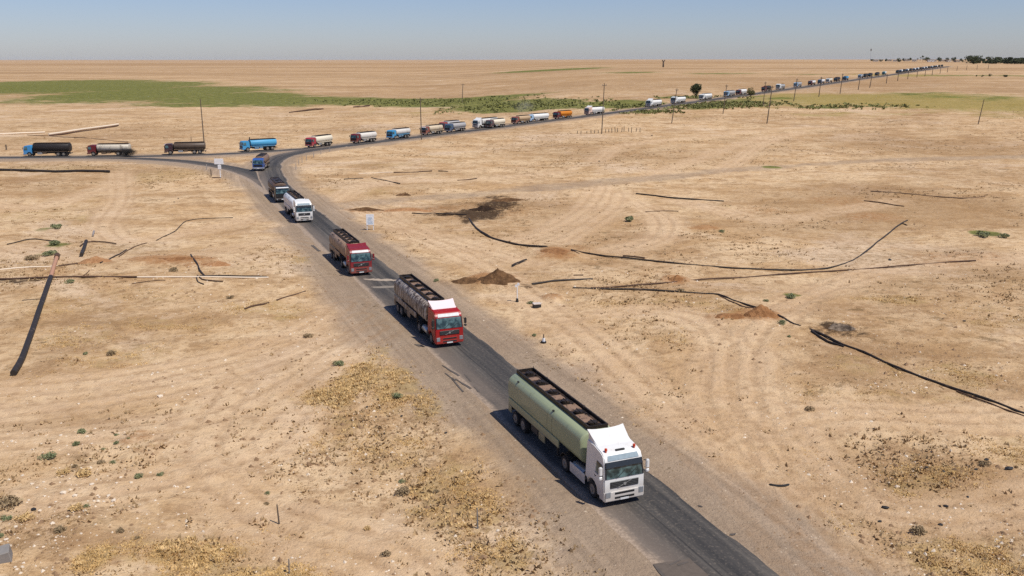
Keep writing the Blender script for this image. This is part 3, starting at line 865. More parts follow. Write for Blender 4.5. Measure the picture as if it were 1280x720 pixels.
def tank(T, x0, x1, w, z0, z1, ex, mat, bands=(), band_mat=None, hatches=5, deck=OILY, floor=FLOOR_M, railh=.16, deckw=1.35):
    """tank shell from x0 (front) back to x1 with a fenced walkway and manholes on its back"""
    D = T.detail
    n = 36 if D > 1 else 20 if D else 10
    mb = MB(); rr = []
    for x, k in ((x0 + .0, .86), (x0 - .05, .95), (x0 - .14, 1.0), (x1 + .14, 1.0), (x1 + .05, .95), (x1, .86)):
        zc = (z0 + z1) / 2
        rr.append([(x, y * k, zc + (z - zc) * k) for y, z in sec(0, w, z0, z1, n, ex)])
    mb.rings(rr)
    t = T.p('tank', mb, mat, smooth=35)
    if D:
        for x in bands:
            b = MB(); b.rings([[(xx, y * 1.008, (z0 + z1) / 2 + (z - (z0 + z1) / 2) * 1.008) for y, z in sec(0, w, z0, z1, n, ex)] for xx in (x - .035, x + .035)], cap=False)
            b.rings([[(xx, y * .98, (z0 + z1) / 2 + (z - (z0 + z1) / 2) * .98) for y, z in sec(0, w, z0, z1, n, ex)] for xx in (x - .035, x + .035)], cap=False)
            T.p('band', b, band_mat or mat, t)
    top = z1 - .02
    fl = MB(); fl.box(x1 + .2, x0 - .25, -deckw / 2 + .04, deckw / 2 - .04, top - .08, top + .045)
    T.p('walkway', fl, floor, t)
    rl = MB()
    for y in (-deckw / 2, deckw / 2):
        rl.box(x1 + .15, x0 - .2, y - .04, y + .04, top - .3, top + railh)
    rl.box(x1 + .15, x1 + .22, -deckw / 2 + .04, deckw / 2 - .04, top - .2, top + railh * .99)
    rl.box(x0 - .27, x0 - .2, -deckw / 2 + .04, deckw / 2 - .04, top - .2, top + railh * .99)
    T.p('coaming', rl, deck, t)
    if D:
        for k in range(hatches):
            x = x1 + .9 + (x0 - x1 - 1.8) * k / max(1, hatches - 1)
            h = MB(); h.cyl((x, 0, top + .03), (x, 0, top + .16), .30, n=14 if D > 1 else 8)
            if D > 1:
                h.cyl((x, 0, top + .16), (x, 0, top + .21), .24, n=14); h.box(x - .32, x + .32, -.03, .03, top + .21, top + .235)
                h.cyl((x + .45, .28, top + .03), (x + .45, .28, top + .18), .07, n=8)
            T.p('hatch', h, deck, t)
        if D > 1:
            for k in range(hatches - 1):
                x = x1 + .9 + (x0 - x1 - 1.8) * (k + .5) / max(1, hatches - 1)
                hl = (x0 - x1 - 1.8) / (hatches - 1) * (.15, .24, .19, .26, .34)[k % 5]
                c = MB(); c.box(x - hl, x + hl, -deckw / 2 + .12, deckw / 2 - .30 + (.16 if k % 2 else 0), top + .05, top + .075); T.p('tread_plate', c, PLATE_D, t)
            for k in range(hatches * 2 - 1):
                x = x1 + .7 + (x0 - x1 - 1.4) * (k + .5) / (hatches * 2 - 1)
                c = MB(); c.box(x - .04, x + .04, -deckw / 2 + .05, deckw / 2 - .05, top + .04, top + .07)
                if k % 2 == 0: T.p('deck_rib', c, deck, t)
    return t

def cab_modern(T, paint_m, fair=None, visor=True, lamps_on_roof=True, hw=1.245, accent=None, roofrise=0.0, fair_h=.56, mirror=None, roofwin=None):
    D = T.detail
    tp = lambda x, z: 1 - .075 * max(0, (z - 1.75)) / 1.5
    ax, ar = -1.42, .62
    prof = [(-.05, .50), (0.02, .62), (.05, 1.0), (.03, 1.72), (-.14, 2.62), (-.30, 2.92), (-.62, 3.05), (-1.3, 3.16 + roofrise), (-2.22, 3.22 + roofrise), (-2.28, 3.1), (-2.28, .95), (ax - ar - .02, .95)]
    for k in range(7):
        a = math.pi - math.pi * k / 6
        prof.append((ax + ar * math.cos(a), .62 + ar * .86 * math.sin(a)))
    prof += [(ax + ar + .02, .50)]
    mb = MB(); mb.prism(prof, -hw, hw, tp)
    cab = T.p('cab', mb, paint_m, None, .05, 2, 40)
    W0 = (.03, 1.72); W1 = (-.14, 2.62)
    def fr(u, y, off=.014):                       # point on the windscreen slope
        x = W0[0] + (W1[0] - W0[0]) * u; z = W0[1] + (W1[1] - W0[1]) * u
        return (x + off, y * tp(x, z), z)
    g = MB(); g.quadslab(fr(-.03, -1.16), fr(-.03, 1.16), fr(.97, 1.14), fr(.97, -1.14), .012)
    T.p('windscreen', g, GLASS, cab, 0)
    if not D:
        k = MB(); k.box(.02, .1, -.9, .9, 1.05, 1.5); T.p('grille', k, GRILLE, cab)
    b = MB(); b.box(-.55, .12, -hw - .004, hw + .004, .34, .98)
    bump = T.p('bumper', b, accent or paint_m, None, .07, 2, 40)
    if D:
        if D > 1:
            for y0, y1 in ((-1.2, -1.11), (1.11, 1.2)):
                q = MB(); q.quadslab(fr(-.02, y0, .018), fr(-.02, y1, .018), fr(.99, y1, .018), fr(.99, y0, .018), .016); T.p('pillar_trim', q, GRILLE, cab)
            for yy in (-.45, .25):
                q = MB(); q.cyl(fr(.0, yy, .05), fr(.42, yy + .5, .05), .014, n=6); T.p('wiper', q, DARK, cab)
        g = MB(); g.box(.04, .085, -.88, .88, 1.12, 1.50); gr = T.p('grille', g, GRILLE, cab, .02)
        if D > 1:
            for z in (1.2, 1.29, 1.38, 1.47):
                q = MB(); q.box(.085, .10, -.84, .84, z - .012, z + .012); T.p('grille_slat', q, plain('grille_grey', (.09, .09, .09, 1), .5), gr)
            q = MB(); q.quadslab((.104, -.42, 1.16), (.104, -.34, 1.16), (.104, .42, 1.48), (.104, .34, 1.48), .012); T.p('emblem_bar', q, CHROME, gr)
            q = MB(); q.cyl((.10, 0, 1.32), (.125, 0, 1.32), .09, n=14); T.p('emblem', q, CHROME, gr)
        for y in (-1.02, 1.02):
            q = MB(); q.box(.09, .135, y - .16, y + .16, .60, .95); hl = T.p('headlight', q, LAMP, bump, .03)
        for z0, z1 in ((.74, .88), (.48, .62)):
            q = MB(); q.box(.10, .13, -.62, .62, z0, z1); T.p('air_intake', q, GRILLE, bump, .02)
        q = MB(); q.box(.125, .14, -.26, .26, .40, .47 + .04); T.p('licence_plate', q, PLATE, bump)
        if visor:
            q = MB(); q.quadslab(fr(.68, -1.18, .10), fr(.68, 1.18, .10), fr(.99, 1.15, .03), fr(.99, -1.15, .03), .02)
            T.p('sun_visor', q, plain('smoked_visor', (.03, .035, .04, 1), .2), cab, 0)
        q = MB(); a = lambda x, z, y: (x + .012, y * tp(x, z), z + .006)
        q.quadslab(a(-.155, 2.66, -1.0), a(-.155, 2.66, 1.0), a(-.295, 2.905, .98), a(-.295, 2.905, -.98), .012)
        T.p('roof_window', q, roofwin or GLASS2, cab)
        for sg in (-1, 1):
            yy = lambda x, z, o: sg * (hw * tp(x, z) + o)
            c = [(-.22, 1.72), (-.34, 2.42), (-.95, 2.45), (-1.0, 1.78)]
            q = MB(); pts = [(x, yy(x, z, .006), z) for x, z in c]
            if sg > 0: pts = pts[::-1]
            q.quadslab(*pts, .012); T.p('side_window', q, GLASS, cab)
            dr = [(-.08, .98), (-.10, 1.68), (-1.16, 1.72), (-1.16, 1.28), (-.86, .98)]
            q = MB(); n = len(dr)
            v = [(x, yy(x, z, .004), z) for x, z in dr] + [(x, yy(x, z, .018), z) for x, z in dr]
            q.add(v, [tuple(range(n)), tuple(range(2 * n - 1, n - 1, -1))] + [(i, (i + 1) % n, (i + 1) % n + n, i + n) for i in range(n)])
            d = T.p('door', q, paint_m, None)
            if D > 1:
                q = MB(); q.box(-1.08, -.9, sg * (hw + .018) - .02, sg * (hw + .018) + .02, 1.52, 1.56); T.p('handle', q, DARK, d)
            # mirrors on arms
            q = MB(); y0 = sg * (hw + .02); y1 = sg * (hw + .22)
            q.cyl((-.12, y0, 2.42), (.0, y1, 2.40), .025, n=6); T.p('mirror_arm', q, DARK, cab)
            q = MB(); q.cyl((-.12, y0, 1.78), (.0, y1, 1.80), .025, n=6); T.p('mirror_arm', q, DARK, cab)
            q = MB(); q.box(-.10, .06, min(y1 - sg * .1, y1 + sg * .1), max(y1 - sg * .1, y1 + sg * .1), 1.96, 2.46); T.p('wing_mirror', q, mirror or paint_m, cab, .04, 2)
            q = MB(); q.box(-.08, .06, min(y1 - sg * .1, y1 + sg * .1), max(y1 - sg * .1, y1 + sg * .1), 1.72, 1.90); T.p('wide_mirror', q, mirror or paint_m, cab, .03)
            q = MB(); q.box(-2.16, -.82, sg * hw - (.06 if sg > 0 else -.0), sg * hw + (.0 if sg > 0 else .06), .30, .36) if False else q.box(-.78, -.12, min(sg * 1.0, sg * 1.235), max(sg * 1.0, sg * 1.235), .30, .36); T.p('step', q, DARK, None)
    if fair is not None:
        # swept air deflector on the roof, with cheeks
        nx, ny = (9, 9) if D else (3, 3)
        rows = []
        xs = np.linspace(-1.12, -2.22, nx)
        for x in xs:
            t = (-1.12 - x) / 1.1
            row = []
            for y in np.linspace(-1, 1, ny):
                zz = 3.12 + roofrise + fair_h * (t ** 1.15) + .07 * t * abs(y) ** 2.5
                row.append((x - .10 * t * abs(y) ** 2, y * (1.02 + .12 * t), zz))
            rows.append(row)
        top = [p for r_ in rows for p in r_]
        bot = [(p[0], p[1], max(2.98, p[2] - (.10 if abs(k % ny - (ny - 1) / 2) < (ny - 1) / 2 else .10))) for k, p in enumerate(top)]
        N = len(top); f = []
        for i in range(nx - 1):
            for j in range(ny - 1):
                q = i * ny + j
                f.append((q, q + 1, q + ny + 1, q + ny)); f.append((q + N, q + ny + N, q + ny + 1 + N, q + 1 + N))
        per = [j for j in range(ny)] + [i * ny + ny - 1 for i in range(1, nx)] + [(nx - 1) * ny + j for j in range(ny - 2, -1, -1)] + [i * ny for i in range(nx - 2, 0, -1)]
        for a_, b_ in zip(per, per[1:] + per[:1]): f.append((a_, b_, b_ + N, a_ + N))
        q = MB(); q.add(top + bot, f)
        fa = T.p('roof_deflector', q, fair, None, 0, 1, 50)
        if D:
            for sg in (-1, 1):
                pr = [(-.80, 3.02), (-2.24, 3.02), (-2.24, 3.02 + roofrise + fair_h), (-1.7, 3.02 + roofrise + fair_h * .55), (-1.2, 3.02 + roofrise + fair_h * .2)]
                q = MB(); q.prism(pr, sg * 1.02, sg * 1.085); T.p('deflector_cheek', q, fair, fa)
    if D > 1 and lamps_on_roof:
        for y in (-.88, .88):
            q = MB(); q.cyl((-.55, y, 3.0), (-.55, y, 3.11), .05, n=8); q.cyl((-.55, y, 3.11), (-.55, y, 3.24), .085, .075, n=10); T.p('beacon', q, AMBER, cab)
        q = MB(); q.box(-.62, -.50, -.28, .28, 3.02, 3.10); T.p('roof_hatch', q, DARK, cab, .01)

def cab_boxy(T, paint_m, hw=1.2, accent=None, roof=None, bumper_m=None):
    """older square forward-control cab"""
    D = T.detail
    tp = lambda x, z: 1 - .07 * max(0, (z - 1.6)) / 1.2
    ax, ar = -1.35, .60
    prof = [(-.04, .62), (.03, .9), (.05, 1.58), (-.12, 2.42), (-.26, 2.62), (-.6, 2.70), (-1.75, 2.72), (-1.88, 2.6), (-1.95, .95), (ax - ar, .90)]
    for k in range(5):
        a = math.pi - math.pi * k / 4
        prof.append((ax + ar * math.cos(a) * .98, .64 + ar * .84 * math.sin(a)))
    prof += [(ax + ar + .02, .62)]
    mb = MB(); mb.prism(prof, -hw, hw, tp)
    cab = T.p('cab', mb, paint_m, None, .07, 2, 45)
    W0, W1 = (.05, 1.58), (-.12, 2.42)
    def fr(u, y, off=.014):
        x = W0[0] + (W1[0] - W0[0]) * u; z = W0[1] + (W1[1] - W0[1]) * u
        return (x + off, y * tp(x, z), z)
    g = MB(); g.quadslab(fr(.02, -1.1), fr(.02, 1.1), fr(.95, 1.06), fr(.95, -1.06), .012); T.p('windscreen', g, GLASS, cab)
    g = MB(); g.box(.03, .075, -.95, .95, 1.0, 1.45); T.p('grille', g, GRILLE, cab)
    b = MB(); b.box(-.45, .16, -hw - .02, hw + .02, .48, .80); bump = T.p('bumper', b, bumper_m or accent or paint_m, None, .04)
    if D:
        for y in (-.95, .95):
            q = MB(); q.cyl((.15, y, .64), (.185, y, .64), .11, n=10); T.p('headlight', q, LAMP, bump)
        q = MB(); q.box(.16, .175, -.26, .26, .56, .70); T.p('licence_plate', q, PLATE, bump)
        for sg in (-1, 1):
            c = [(-.18, 1.62), (-.28, 2.32), (-.95, 2.34), (-1.0, 1.62)]
            q = MB(); pts = [(x, sg * (hw * tp(x, z) + .006), z) for x, z in c]
            if sg > 0: pts = pts[::-1]
            q.quadslab(*pts, .012); T.p('side_window', q, GLASS, cab)
            q = MB(); q.cyl((-.1, sg * hw, 2.2), (.02, sg * (hw + .2), 2.2), .02, n=5); T.p('mirror_arm', q, DARK, cab)
            q = MB(); q.box(-.03, .05, min(sg * (hw + .12), sg * (hw + .30)), max(sg * (hw + .12), sg * (hw + .30)), 1.85, 2.28); T.p('wing_mirror', q, DARK, cab)
        if roof is not None:
            q = MB(); q.prism([(-.10, 2.44), (.10, 2.50), (.10, 2.56), (-.28, 2.66)], -1.05, 1.05); T.p('sun_visor', q, roof, cab)

def semi(detail, cab_fn, tank_mat, label, loc, rz, group, skirt=None, bands=(), band_mat=None, L=14.1, ex=3.2, z1=3.28, deck=OILY, floor=FLOOR_M, name='tanker_truck', deckw=1.18, tankw=2.5, roundish=False):
    T = Truck(detail)
    cab_fn(T)
    # tractor frame, its tanks and drive axle
    q = MB(); q.box(-6.3, -.6, -.42, -.30, .70, .98); q.box(-6.3, -.6, .30, .42, .70, .98)
    for x in (-2.6, -4.0, -6.2): q.box(x - .06, x + .06, -.30, .30, .74, .94)
    T.p('tractor_frame', q, FRAME_M)
    if detail:
        for sg in (-1, 1):
            q = MB(); q.cyl((-4.15, sg * .92, .72), (-2.75, sg * .92, .72), .31, n=14); T.p('fuel_tank', q, CHROME, None, .02, 1, 40)
            q = MB(); q.box(-4.25, -2.32, sg * 1.235 - .02, sg * 1.235 + .02, .40, 1.0) if skirt is not None else q.box(-2.7, -2.4, min(sg * .6, sg * 1.15), max(sg * .6, sg * 1.15), .4, .95)
            T.p('side_panel' if skirt is not None else 'battery_box', q, skirt or FRAME_M, None, .015)
        q = MB(); q.box(-4.4, -2.5, -.5, .5, .985, 1.03); T.p('deck_plate', q, CHROME)
        q = MB(); q.cyl((-5.05, 0, 1.0), (-5.05, 0, 1.16), .48, n=12); T.p('fifth_wheel', q, DARK)
        for sg in (-1, 1):
            q = MB()
            arc = [(-5.05 + .66 * math.cos(a), .55 + .62 * math.sin(a)) for a in np.linspace(R(15), R(165), 8)]
            ins = [(-5.05 + .62 * math.cos(a), .55 + .58 * math.sin(a)) for a in np.linspace(R(165), R(15), 8)]
            q.prism(arc + ins, min(sg * .62, sg * 1.22), max(sg * .62, sg * 1.22)); T.p('mudguard', q, DARK)
    for sg in (-1, 1):
        T.wheel(-1.42, sg * 1.05, .5); T.wheel(-5.05, sg * .93, .5, .5, .56)
    # trailer
    x0, x1 = -2.95, -L
    tank(T, x0, x1, tankw, 1.22, z1, ex, tank_mat, bands, band_mat, 6, deck, floor, .24, deckw=deckw)
    q = MB(); q.box(x1 + .2, -3.6, -.5, -.38, .95, 1.3); q.box(x1 + .2, -3.6, .38, .5, .95, 1.3)
    for x in np.arange(x1 + .5, -4, 1.6): q.box(x - .05, x + .05, -.38, .38, 1.0, 1.25)
    T.p('trailer_frame', q, FRAME_M)
    ax = (x1 + 1.35, x1 + 2.66)
    for x in ax:
        for sg in (-1, 1): T.wheel(x, sg * .95, .5, .5, .54)
        if detail:
            q = MB(); q.cyl((x, -.8, .5), (x, .8, .5), .07, n=8); T.p('axle', q, FRAME_M)
    if detail:
        for sg in (-1, 1):
            lo, hi = min(sg * 1.14, sg * 1.215), max(sg * 1.14, sg * 1.215)
            q = MB(); q.box(x1 + .12, x0 - 3.0, lo, hi, 1.12, 1.62); T.p('side_rail', q, tank_mat, None, .015)
            q = MB(); q.box(x1 + .1, x1 + .62, lo, hi, .62, 1.115); T.p('rear_panel', q, tank_mat, None, .01)
            q = MB(); q.box(-8.9, -8.0, lo - .0, hi, .58, 1.11); T.p('locker', q, tank_mat, None, .02)
            q = MB(); q.box(-10.2, -9.2, min(sg * .7, sg * 1.16), max(sg * .7, sg * 1.16), .62, 1.08); T.p('hose_box', q, FRAME_M, None, .02)
            q = MB(); q.box(-6.9, -6.78, min(sg * .75, sg * .87), max(sg * .75, sg * .87), .28, 1.2); q.box(-6.98, -6.7, min(sg * .66, sg * .96), max(sg * .66, sg * .96), .24, .28); T.p('landing_leg', q, FRAME_M)
        q = MB(); q.box(x1 - .04, x1 + .1, -1.15, 1.15, .62, .82); rb = T.p('rear_bumper', q, FRAME_M)
        for y in (-.95, .95):
            q = MB(); q.box(x1 - .07, x1 - .04, y - .16, y + .16, .66, .78); T.p('tail_light', q, AMBER, rb)
        q = MB()
        for y in (.35, .75): q.cyl((x1 - .06, y, .9), (x1 - .06, y, z1 + .12), .02, n=6)
        for z in np.arange(1.0, z1, .3): q.cyl((x1 - .06, .35, z), (x1 - .06, .75, z), .015, n=6)
        T.p('ladder', q, DARK)
        if detail > 1:
            for sg in (-1, 1):
                for x in (x1 + 1.6, -6.9):
                    q = MB(); q.cyl((x, sg * .93, z1 - .30), (x - .18, sg * 1.08, z1 - .16), .035, n=6); q.box(x - .26, x - .10, min(sg * .98, sg * 1.1), max(sg * .98, sg * 1.1), z1 - .18, z1 - .14); T.p('clamp', q, DARK)
            q = MB(); q.cyl((x1 + .18, .6, z1), (x1 + .18, .6, z1 + .32), .02, n=6); T.p('aerial', q, DARK)
    return T.build(name, label, 'tanker truck', loc, rz, group)

def rigid(detail, cab_fn, tank_mat, label, loc, rz, group, L=9.6, ex=2.5, z1=3.0, bands=(), band_mat=None, deck=OILY, floor=FLOOR_M, guard=None, stack=False, tankw=2.4, name='tanker_truck', tall=0):
    T = Truck(detail)
    cab_fn(T)
    q = MB(); q.box(-L + .3, -.6, -.45, -.33, .72, 1.02); q.box(-L + .3, -.6, .33, .45, .72, 1.02)
    T.p('chassis_frame', q, FRAME_M)
    x0, x1 = -2.25, -L
    tank(T, x0, x1, tankw, 1.14, z1, ex, tank_mat, bands, band_mat, 3, deck, floor, .12)
    for sg in (-1, 1):
        T.wheel(-1.35, sg * 1.0, .52, .52)
        for x in (-L + 2.75, -L + 1.4): T.wheel(x, sg * .92, .52, .52, .54)
    if detail:
        g = guard or tank_mat
        for sg in (-1, 1):
            q = MB(); q.box(-4.5, -3.3, min(sg * .55, sg * 1.14), max(sg * .55, sg * 1.14), .5, 1.02); T.p('fuel_tank', q, CHROME if guard is None else g, None, .05)
            q = MB(); q.box(-L + 3.5, -L + 3.56, min(sg * .6, sg * 1.16), max(sg * .6, sg * 1.16), .45, 1.1); T.p('mud_flap', q, DARK)
            q = MB(); q.box(-L + .55, -L + .6, min(sg * .6, sg * 1.16), max(sg * .6, sg * 1.16), .4, 1.1); T.p('mud_flap', q, DARK)
            q = MB(); q.box(-L + .5, -2.6, min(sg * 1.02, sg * 1.19), max(sg * 1.02, sg * 1.19), 1.16, 1.34); T.p('side_rail', q, g)
            q = MB(); q.box(-5.6, -4.7, min(sg * .7, sg * 1.15), max(sg * .7, sg * 1.15), .62, 1.05); T.p('tool_box', q, g, None, .02)
        q = MB(); q.box(-L - .05, -L + .08, -1.12, 1.12, .6, .82); T.p('rear_bumper', q, FRAME_M)
        q = MB(); q.box(-2.2, -2.0, -.5, .5, 1.0, 2.5); T.p('air_filter', q, FRAME_M, None, .04)
        if stack:
            q = MB(); q.cyl((-2.08, .85, .9), (-2.08, .85, 3.75), .13, n=10); T.p('exhaust_stack', q, DARK)
    else:
        q = MB(); q.box(-5, -3, -1.05, 1.05, .5, 1.05); T.p('fuel_tank', q, FRAME_M)
    return T.build(name, label, 'tanker truck', loc, rz, group)

def on_line(L, x=None, y=None, off=0.0, px=None):
    """place and heading on a road line: nearest to a photograph point, shifted to the driver's right"""
    P = gp(*px)
    k = int(np.argmin(np.hypot(L[:, 0] - P[0], L[:, 1] - P[1])))
    a, b = L[max(0, k - 2)], L[min(len(L) - 1, k + 2)]
    return P, (b - a) / np.linalg.norm(b - a), L[k]

def put(P, head):
    d = math.hypot(*P)
    z = float(base_z(P[0], P[1])) + .03 + (d * .00028 if d > 120 else 0)
    return (P[0], P[1], z), math.atan2(head[1], head[0])

C = lambda *a: a
CONVOY = 'oil tankers queuing along the desert road'
WHITE = paint('white', (214, 213, 209), .42, .3)
def near_truck(fn, fx, fy, detail, *a, line=ROAD, sgn=-1, **kw):
    P, h, _ = on_line(line, px=(fx, fy))
    loc, rz = put(P, h * sgn)
    return fn(detail, *a, loc=loc, rz=rz, group=CONVOY, **kw)

# the four articulated tankers coming towards the viewer
GREEN_T = grime('sage_green', (146, 154, 124), (112, 114, 90), .42, .3, .6)
near_truck(semi, 779, 631, 2, lambda T: cab_modern(T, WHITE, fair=WHITE), GREEN_T,
           'nearest tanker with white cab, twin red beacons and sage green tank', skirt=WHITE, bands=(-6.9, -7.6), band_mat=GREEN_T)
RED1 = paint('signal_red', (150, 20, 22), .12)
SILVER_D = grime('oil_streaked_silver', (182, 170, 158), (66, 49, 39), .78, .42, 1.3, 0, (98, 76, 60))
near_truck(semi, 562, 434, 2, lambda T: cab_modern(T, RED1, fair=paint('pinkish_white', (225, 205, 205), .1), visor=False, lamps_on_roof=False, roofwin=PLATE, roofrise=-.05, fair_h=.52, mirror=DARK), SILVER_D,
           'bright red tanker with white roof deflector and oil streaked silver tank', bands=(-4.4, -5.8, -7.2, -8.6, -10.0, -11.4), band_mat=plain('rusty_band', (.13, .09, .07, 1), .8), ex=2.6, tankw=2.4, L=13.6)
RED2 = paint('dull_crimson', (124, 32, 38), .25)
TAN_T = grime('tan_brown', (158, 130, 106), (84, 63, 50), .62, .5, 1.2)
near_truck(semi, 452, 345, 2, lambda T: cab_modern(T, RED2, fair=RED2, visor=False, lamps_on_roof=False, roofwin=PLATE, fair_h=.25, roofrise=-.05, mirror=RED2), TAN_T,
           'dull crimson tanker with tan brown tank just beyond the pale road trench', bands=(-6, -9), L=12.2, ex=2.7, tankw=2.4, z1=3.2)
SILV = grime('clean_silver', (216, 216, 216), (170, 166, 160), .2, .35, 1.0)
near_truck(semi, 381, 279, 2, lambda T: cab_modern(T, WHITE, fair=None, visor=True, lamps_on_roof=False, roofrise=.05), SILV,
           'white tanker with silver tank close in front of a black cabbed tanker', bands=(-6, -9), L=11.6, ex=2.7, z1=3.2)
BLACKP = paint('black_blue', (32, 34, 40), .12)
BROWN_T = grime('dark_brown', (96, 74, 58), (50, 40, 34), .55, .5, 1.0)
near_truck(rigid, 354, 254, 1, lambda T: cab_boxy(T, BLACKP, roof=PLATE), BROWN_T, 'black cabbed tanker with brown tank tucked behind the white silver tanker', L=10.5, z1=3.1)
BLUEP = paint('strong_blue', (44, 84, 150), .25)
P6 = gp(323, 214.5)
loc6, _ = put(P6, (0, -1))
rigid(1, lambda T: cab_boxy(T, BLUEP, bumper_m=plain('bumper_grey', (.3, .31, .34, 1), .5)), grime('mottled_brown', (120, 96, 78), (60, 44, 36), .5), 'strong blue tanker with brown tank turning in at the fork, facing the viewer', loc6, R(-84), CONVOY, L=9.4)

# those that turn off along the left-hand road: their left ends are their fronts
BLK_T = grime('sooty_black', (44, 40, 38), (86, 74, 64), .35, .5, 1.0)
SKY = paint('sky_blue', (64, 138, 190), .2)
near_truck(rigid, 33, 195.6, 1, lambda T: cab_boxy(T, SKY), BLK_T, 'sky blue cab pulling a sooty black tank, last at the left edge', line=SIDE, L=11.2, z1=3.25, ex=2.8)
RED3 = paint('dark_red', (100, 28, 32), .25)
near_truck(rigid, 112, 195, 1, lambda T: cab_boxy(T, RED3), grime('white_with_soot', (196, 186, 168), (74, 62, 52), .55, .45, .9), 'dark red cab with a white tank sooty at its tail, on the left road', line=SIDE, L=10.2, z1=2.95, guard=BLK_T)
MAROON = paint('near_black_maroon', (58, 34, 40), .25)
near_truck(rigid, 207, 193.3, 1, lambda T: cab_boxy(T, MAROON, roof=plain('pale_pink_visor', (.6, .5, .52, 1), .5)), grime('grey_brown', (88, 74, 62), (48, 41, 36), .5), 'near black maroon cab with a grey brown tank beside the tall lone pole', line=SIDE, L=10.0, z1=2.95)
SKY2 = paint('turquoise_blue', (62, 142, 186), .15)
SKYT = grime('turquoise', (78, 152, 190), (54, 116, 152), .25)
near_truck(rigid, 302, 189.8, 1, lambda T: cab_boxy(T, SKY2), SKYT, 'turquoise blue tanker, cab and tank alike, with black exhaust stack at the fork', line=SIDE, L=9.6, stack=True, guard=SKYT)

# the long queue on the far arm; only where each one stands, what it looks like
CREAM_D = grime('dirty_cream', (196, 180, 154), (112, 92, 74), .5)
WHT_D = grime('dirty_white', (200, 196, 188), (104, 92, 80), .48)
CREAM = grime('cream', (216, 206, 184), (150, 136, 116), .3)
WHT_T = grime('white', (220, 218, 212), (150, 140, 130), .22)
GREYT = grime('mid_grey', (160, 158, 156), (100, 94, 90), .35)
ORANGE = grime('orange', (196, 120, 34), (120, 60, 26), .35)
PINK = paint('faded_red', (158, 52, 62), .25)
BLUEW = paint('pale_blue', (150, 176, 200), .2)
SLATE = paint('slate_blue', (62, 84, 112), .25)
BRICK = paint('brick', (134, 74, 62), .4)
NAVY = paint('ink_blue', (38, 60, 96), .2)
def mid(x, detail, fn, cab_fn, tank_mat, label, dy=-1.0, **kw):
    y = far_y(x) + dy
    P, h, _ = on_line(ROAD, px=(x, y))
    loc, rz = put(P, -h)
    return fn(detail, cab_fn, tank_mat, label, loc, rz, CONVOY, **kw)
bx = lambda p, **k: (lambda T: cab_boxy(T, p, **k))
md = lambda p, f=None, **k: (lambda T: cab_modern(T, p, fair=f, lamps_on_roof=False, **k))
mid(386, 1, rigid, bx(PINK), CREAM, 'faded red cab with cream tank, first of the queue right of the fork', dy=-2.2, L=9.8)
mid(442, 1, rigid, bx(RED3), grime('smudged_white', (206, 200, 190), (112, 98, 86), .45), 'dark red cab with smudged white tank, second right of the fork', L=9.4)
mid(487, 1, rigid, bx(SKY2), WHT_D, 'bright blue cab and guards under a white tank, left of the crossarm pole', L=9.4, guard=SKYT)
mid(529, 1, rigid, bx(BRICK, roof=PLATE), CREAM_D, 'brick red cab with cream tank passing behind the crossarm pole', L=9.4)
mid(552, 1, rigid, bx(paint('coral_red', (150, 66, 60), .3)), GREYT, 'coral red cab peeping out on the far side of a slate tanker', dy=-4.6, L=9.4)
mid(559, 1, rigid, bx(SLATE), GREYT, 'slate blue tanker with grey tank, right of the crossarm pole', dy=-1.0, L=9.4)
mid(594, 1, semi, md(WHITE, WHITE), WHT_D, 'tall white cab with long white tank beside a small cream tanker', dy=-1.6, L=12.5)
mid(610, 1, rigid, bx(paint('plum', (84, 58, 62), .3)), CREAM, 'plum cab with cream tank overlapping the tall white truck', dy=-.2, L=9.0)
mid(642, 1, rigid, bx(BRICK), grime('sandy', (178, 152, 120), (120, 96, 74), .4), 'brick and sand tanker just ahead of a long white tank', L=8.8)
mid(660, 1, rigid, bx(BLUEW), WHT_T, 'pale blue cab with long white tank behind a thin dust plume', dy=-1.4, L=11.5)
mid(694, 1, rigid, bx(RED3), ORANGE, 'dark red cab with an orange tank, only orange one in the queue', L=9.4)
mid(733, 1, rigid, md(paint('cream_pink', (206, 176, 160), .3), WHITE), WHT_T, 'white tanker with roof deflector passing behind the tallest pole', L=10.5, z1=3.1)
mid(810, 1, rigid, md(WHITE, WHITE), WHT_T, 'white tanker, first one left of the leaning pole by the round tree', L=10.2)
mid(841, 1, rigid, md(WHITE), WHT_T, 'white tanker with dark front right behind the leaning pole', L=10.5)
mid(876, 1, rigid, bx(WHITE), WHT_T, 'small white tanker passing in front of the round tree', L=10)
mid(907, 1, rigid, bx(BLUEW), GREYT, 'pale blue and grey tanker midway between the two roadside trees', L=9.4)
mid(922, 1, rigid, bx(RED3), WHT_T, 'dark red cab with white tank just left of the ragged tree', L=9.4)
mid(954, 1, rigid, bx(RED3), BLK_T, 'dark red cab with black tank right of the ragged tree', L=9.4)
mid(972, 1, rigid, md(WHITE), GREYT, 'white cab with grey tank third beyond the ragged tree', L=9.4)
mid(994, 1, rigid, bx(BLUEW), GREYT, 'pale blue tanker just behind a thin roadside pole', L=9.4)
mid(1012, 0, rigid, bx(RED3), WHT_T, 'dark red cab with bright white tank in the far queue', L=10)
mid(1024, 0, rigid, bx(SLATE), WHT_T, 'slate cab with white tank following the far dark red one', L=10)
mid(1034, 0, rigid, bx(WHITE), CREAM, 'white and cream tanker in the far bunch of five', L=10)
mid(1044, 0, rigid, bx(MAROON), BLK_T, 'all dark tanker in the far bunch of five', L=10)
mid(1055, 0, rigid, bx(NAVY), SKYT, 'blue tanker closing the far bunch of five', L=10)
mid(1074, 0, rigid, bx(BLUEW), GREYT, 'lone pale blue tanker before a pair of black ones', L=10)
mid(1080, 0, rigid, bx(BLACKP), BLK_T, 'black tanker, front one of a far black pair', L=10)
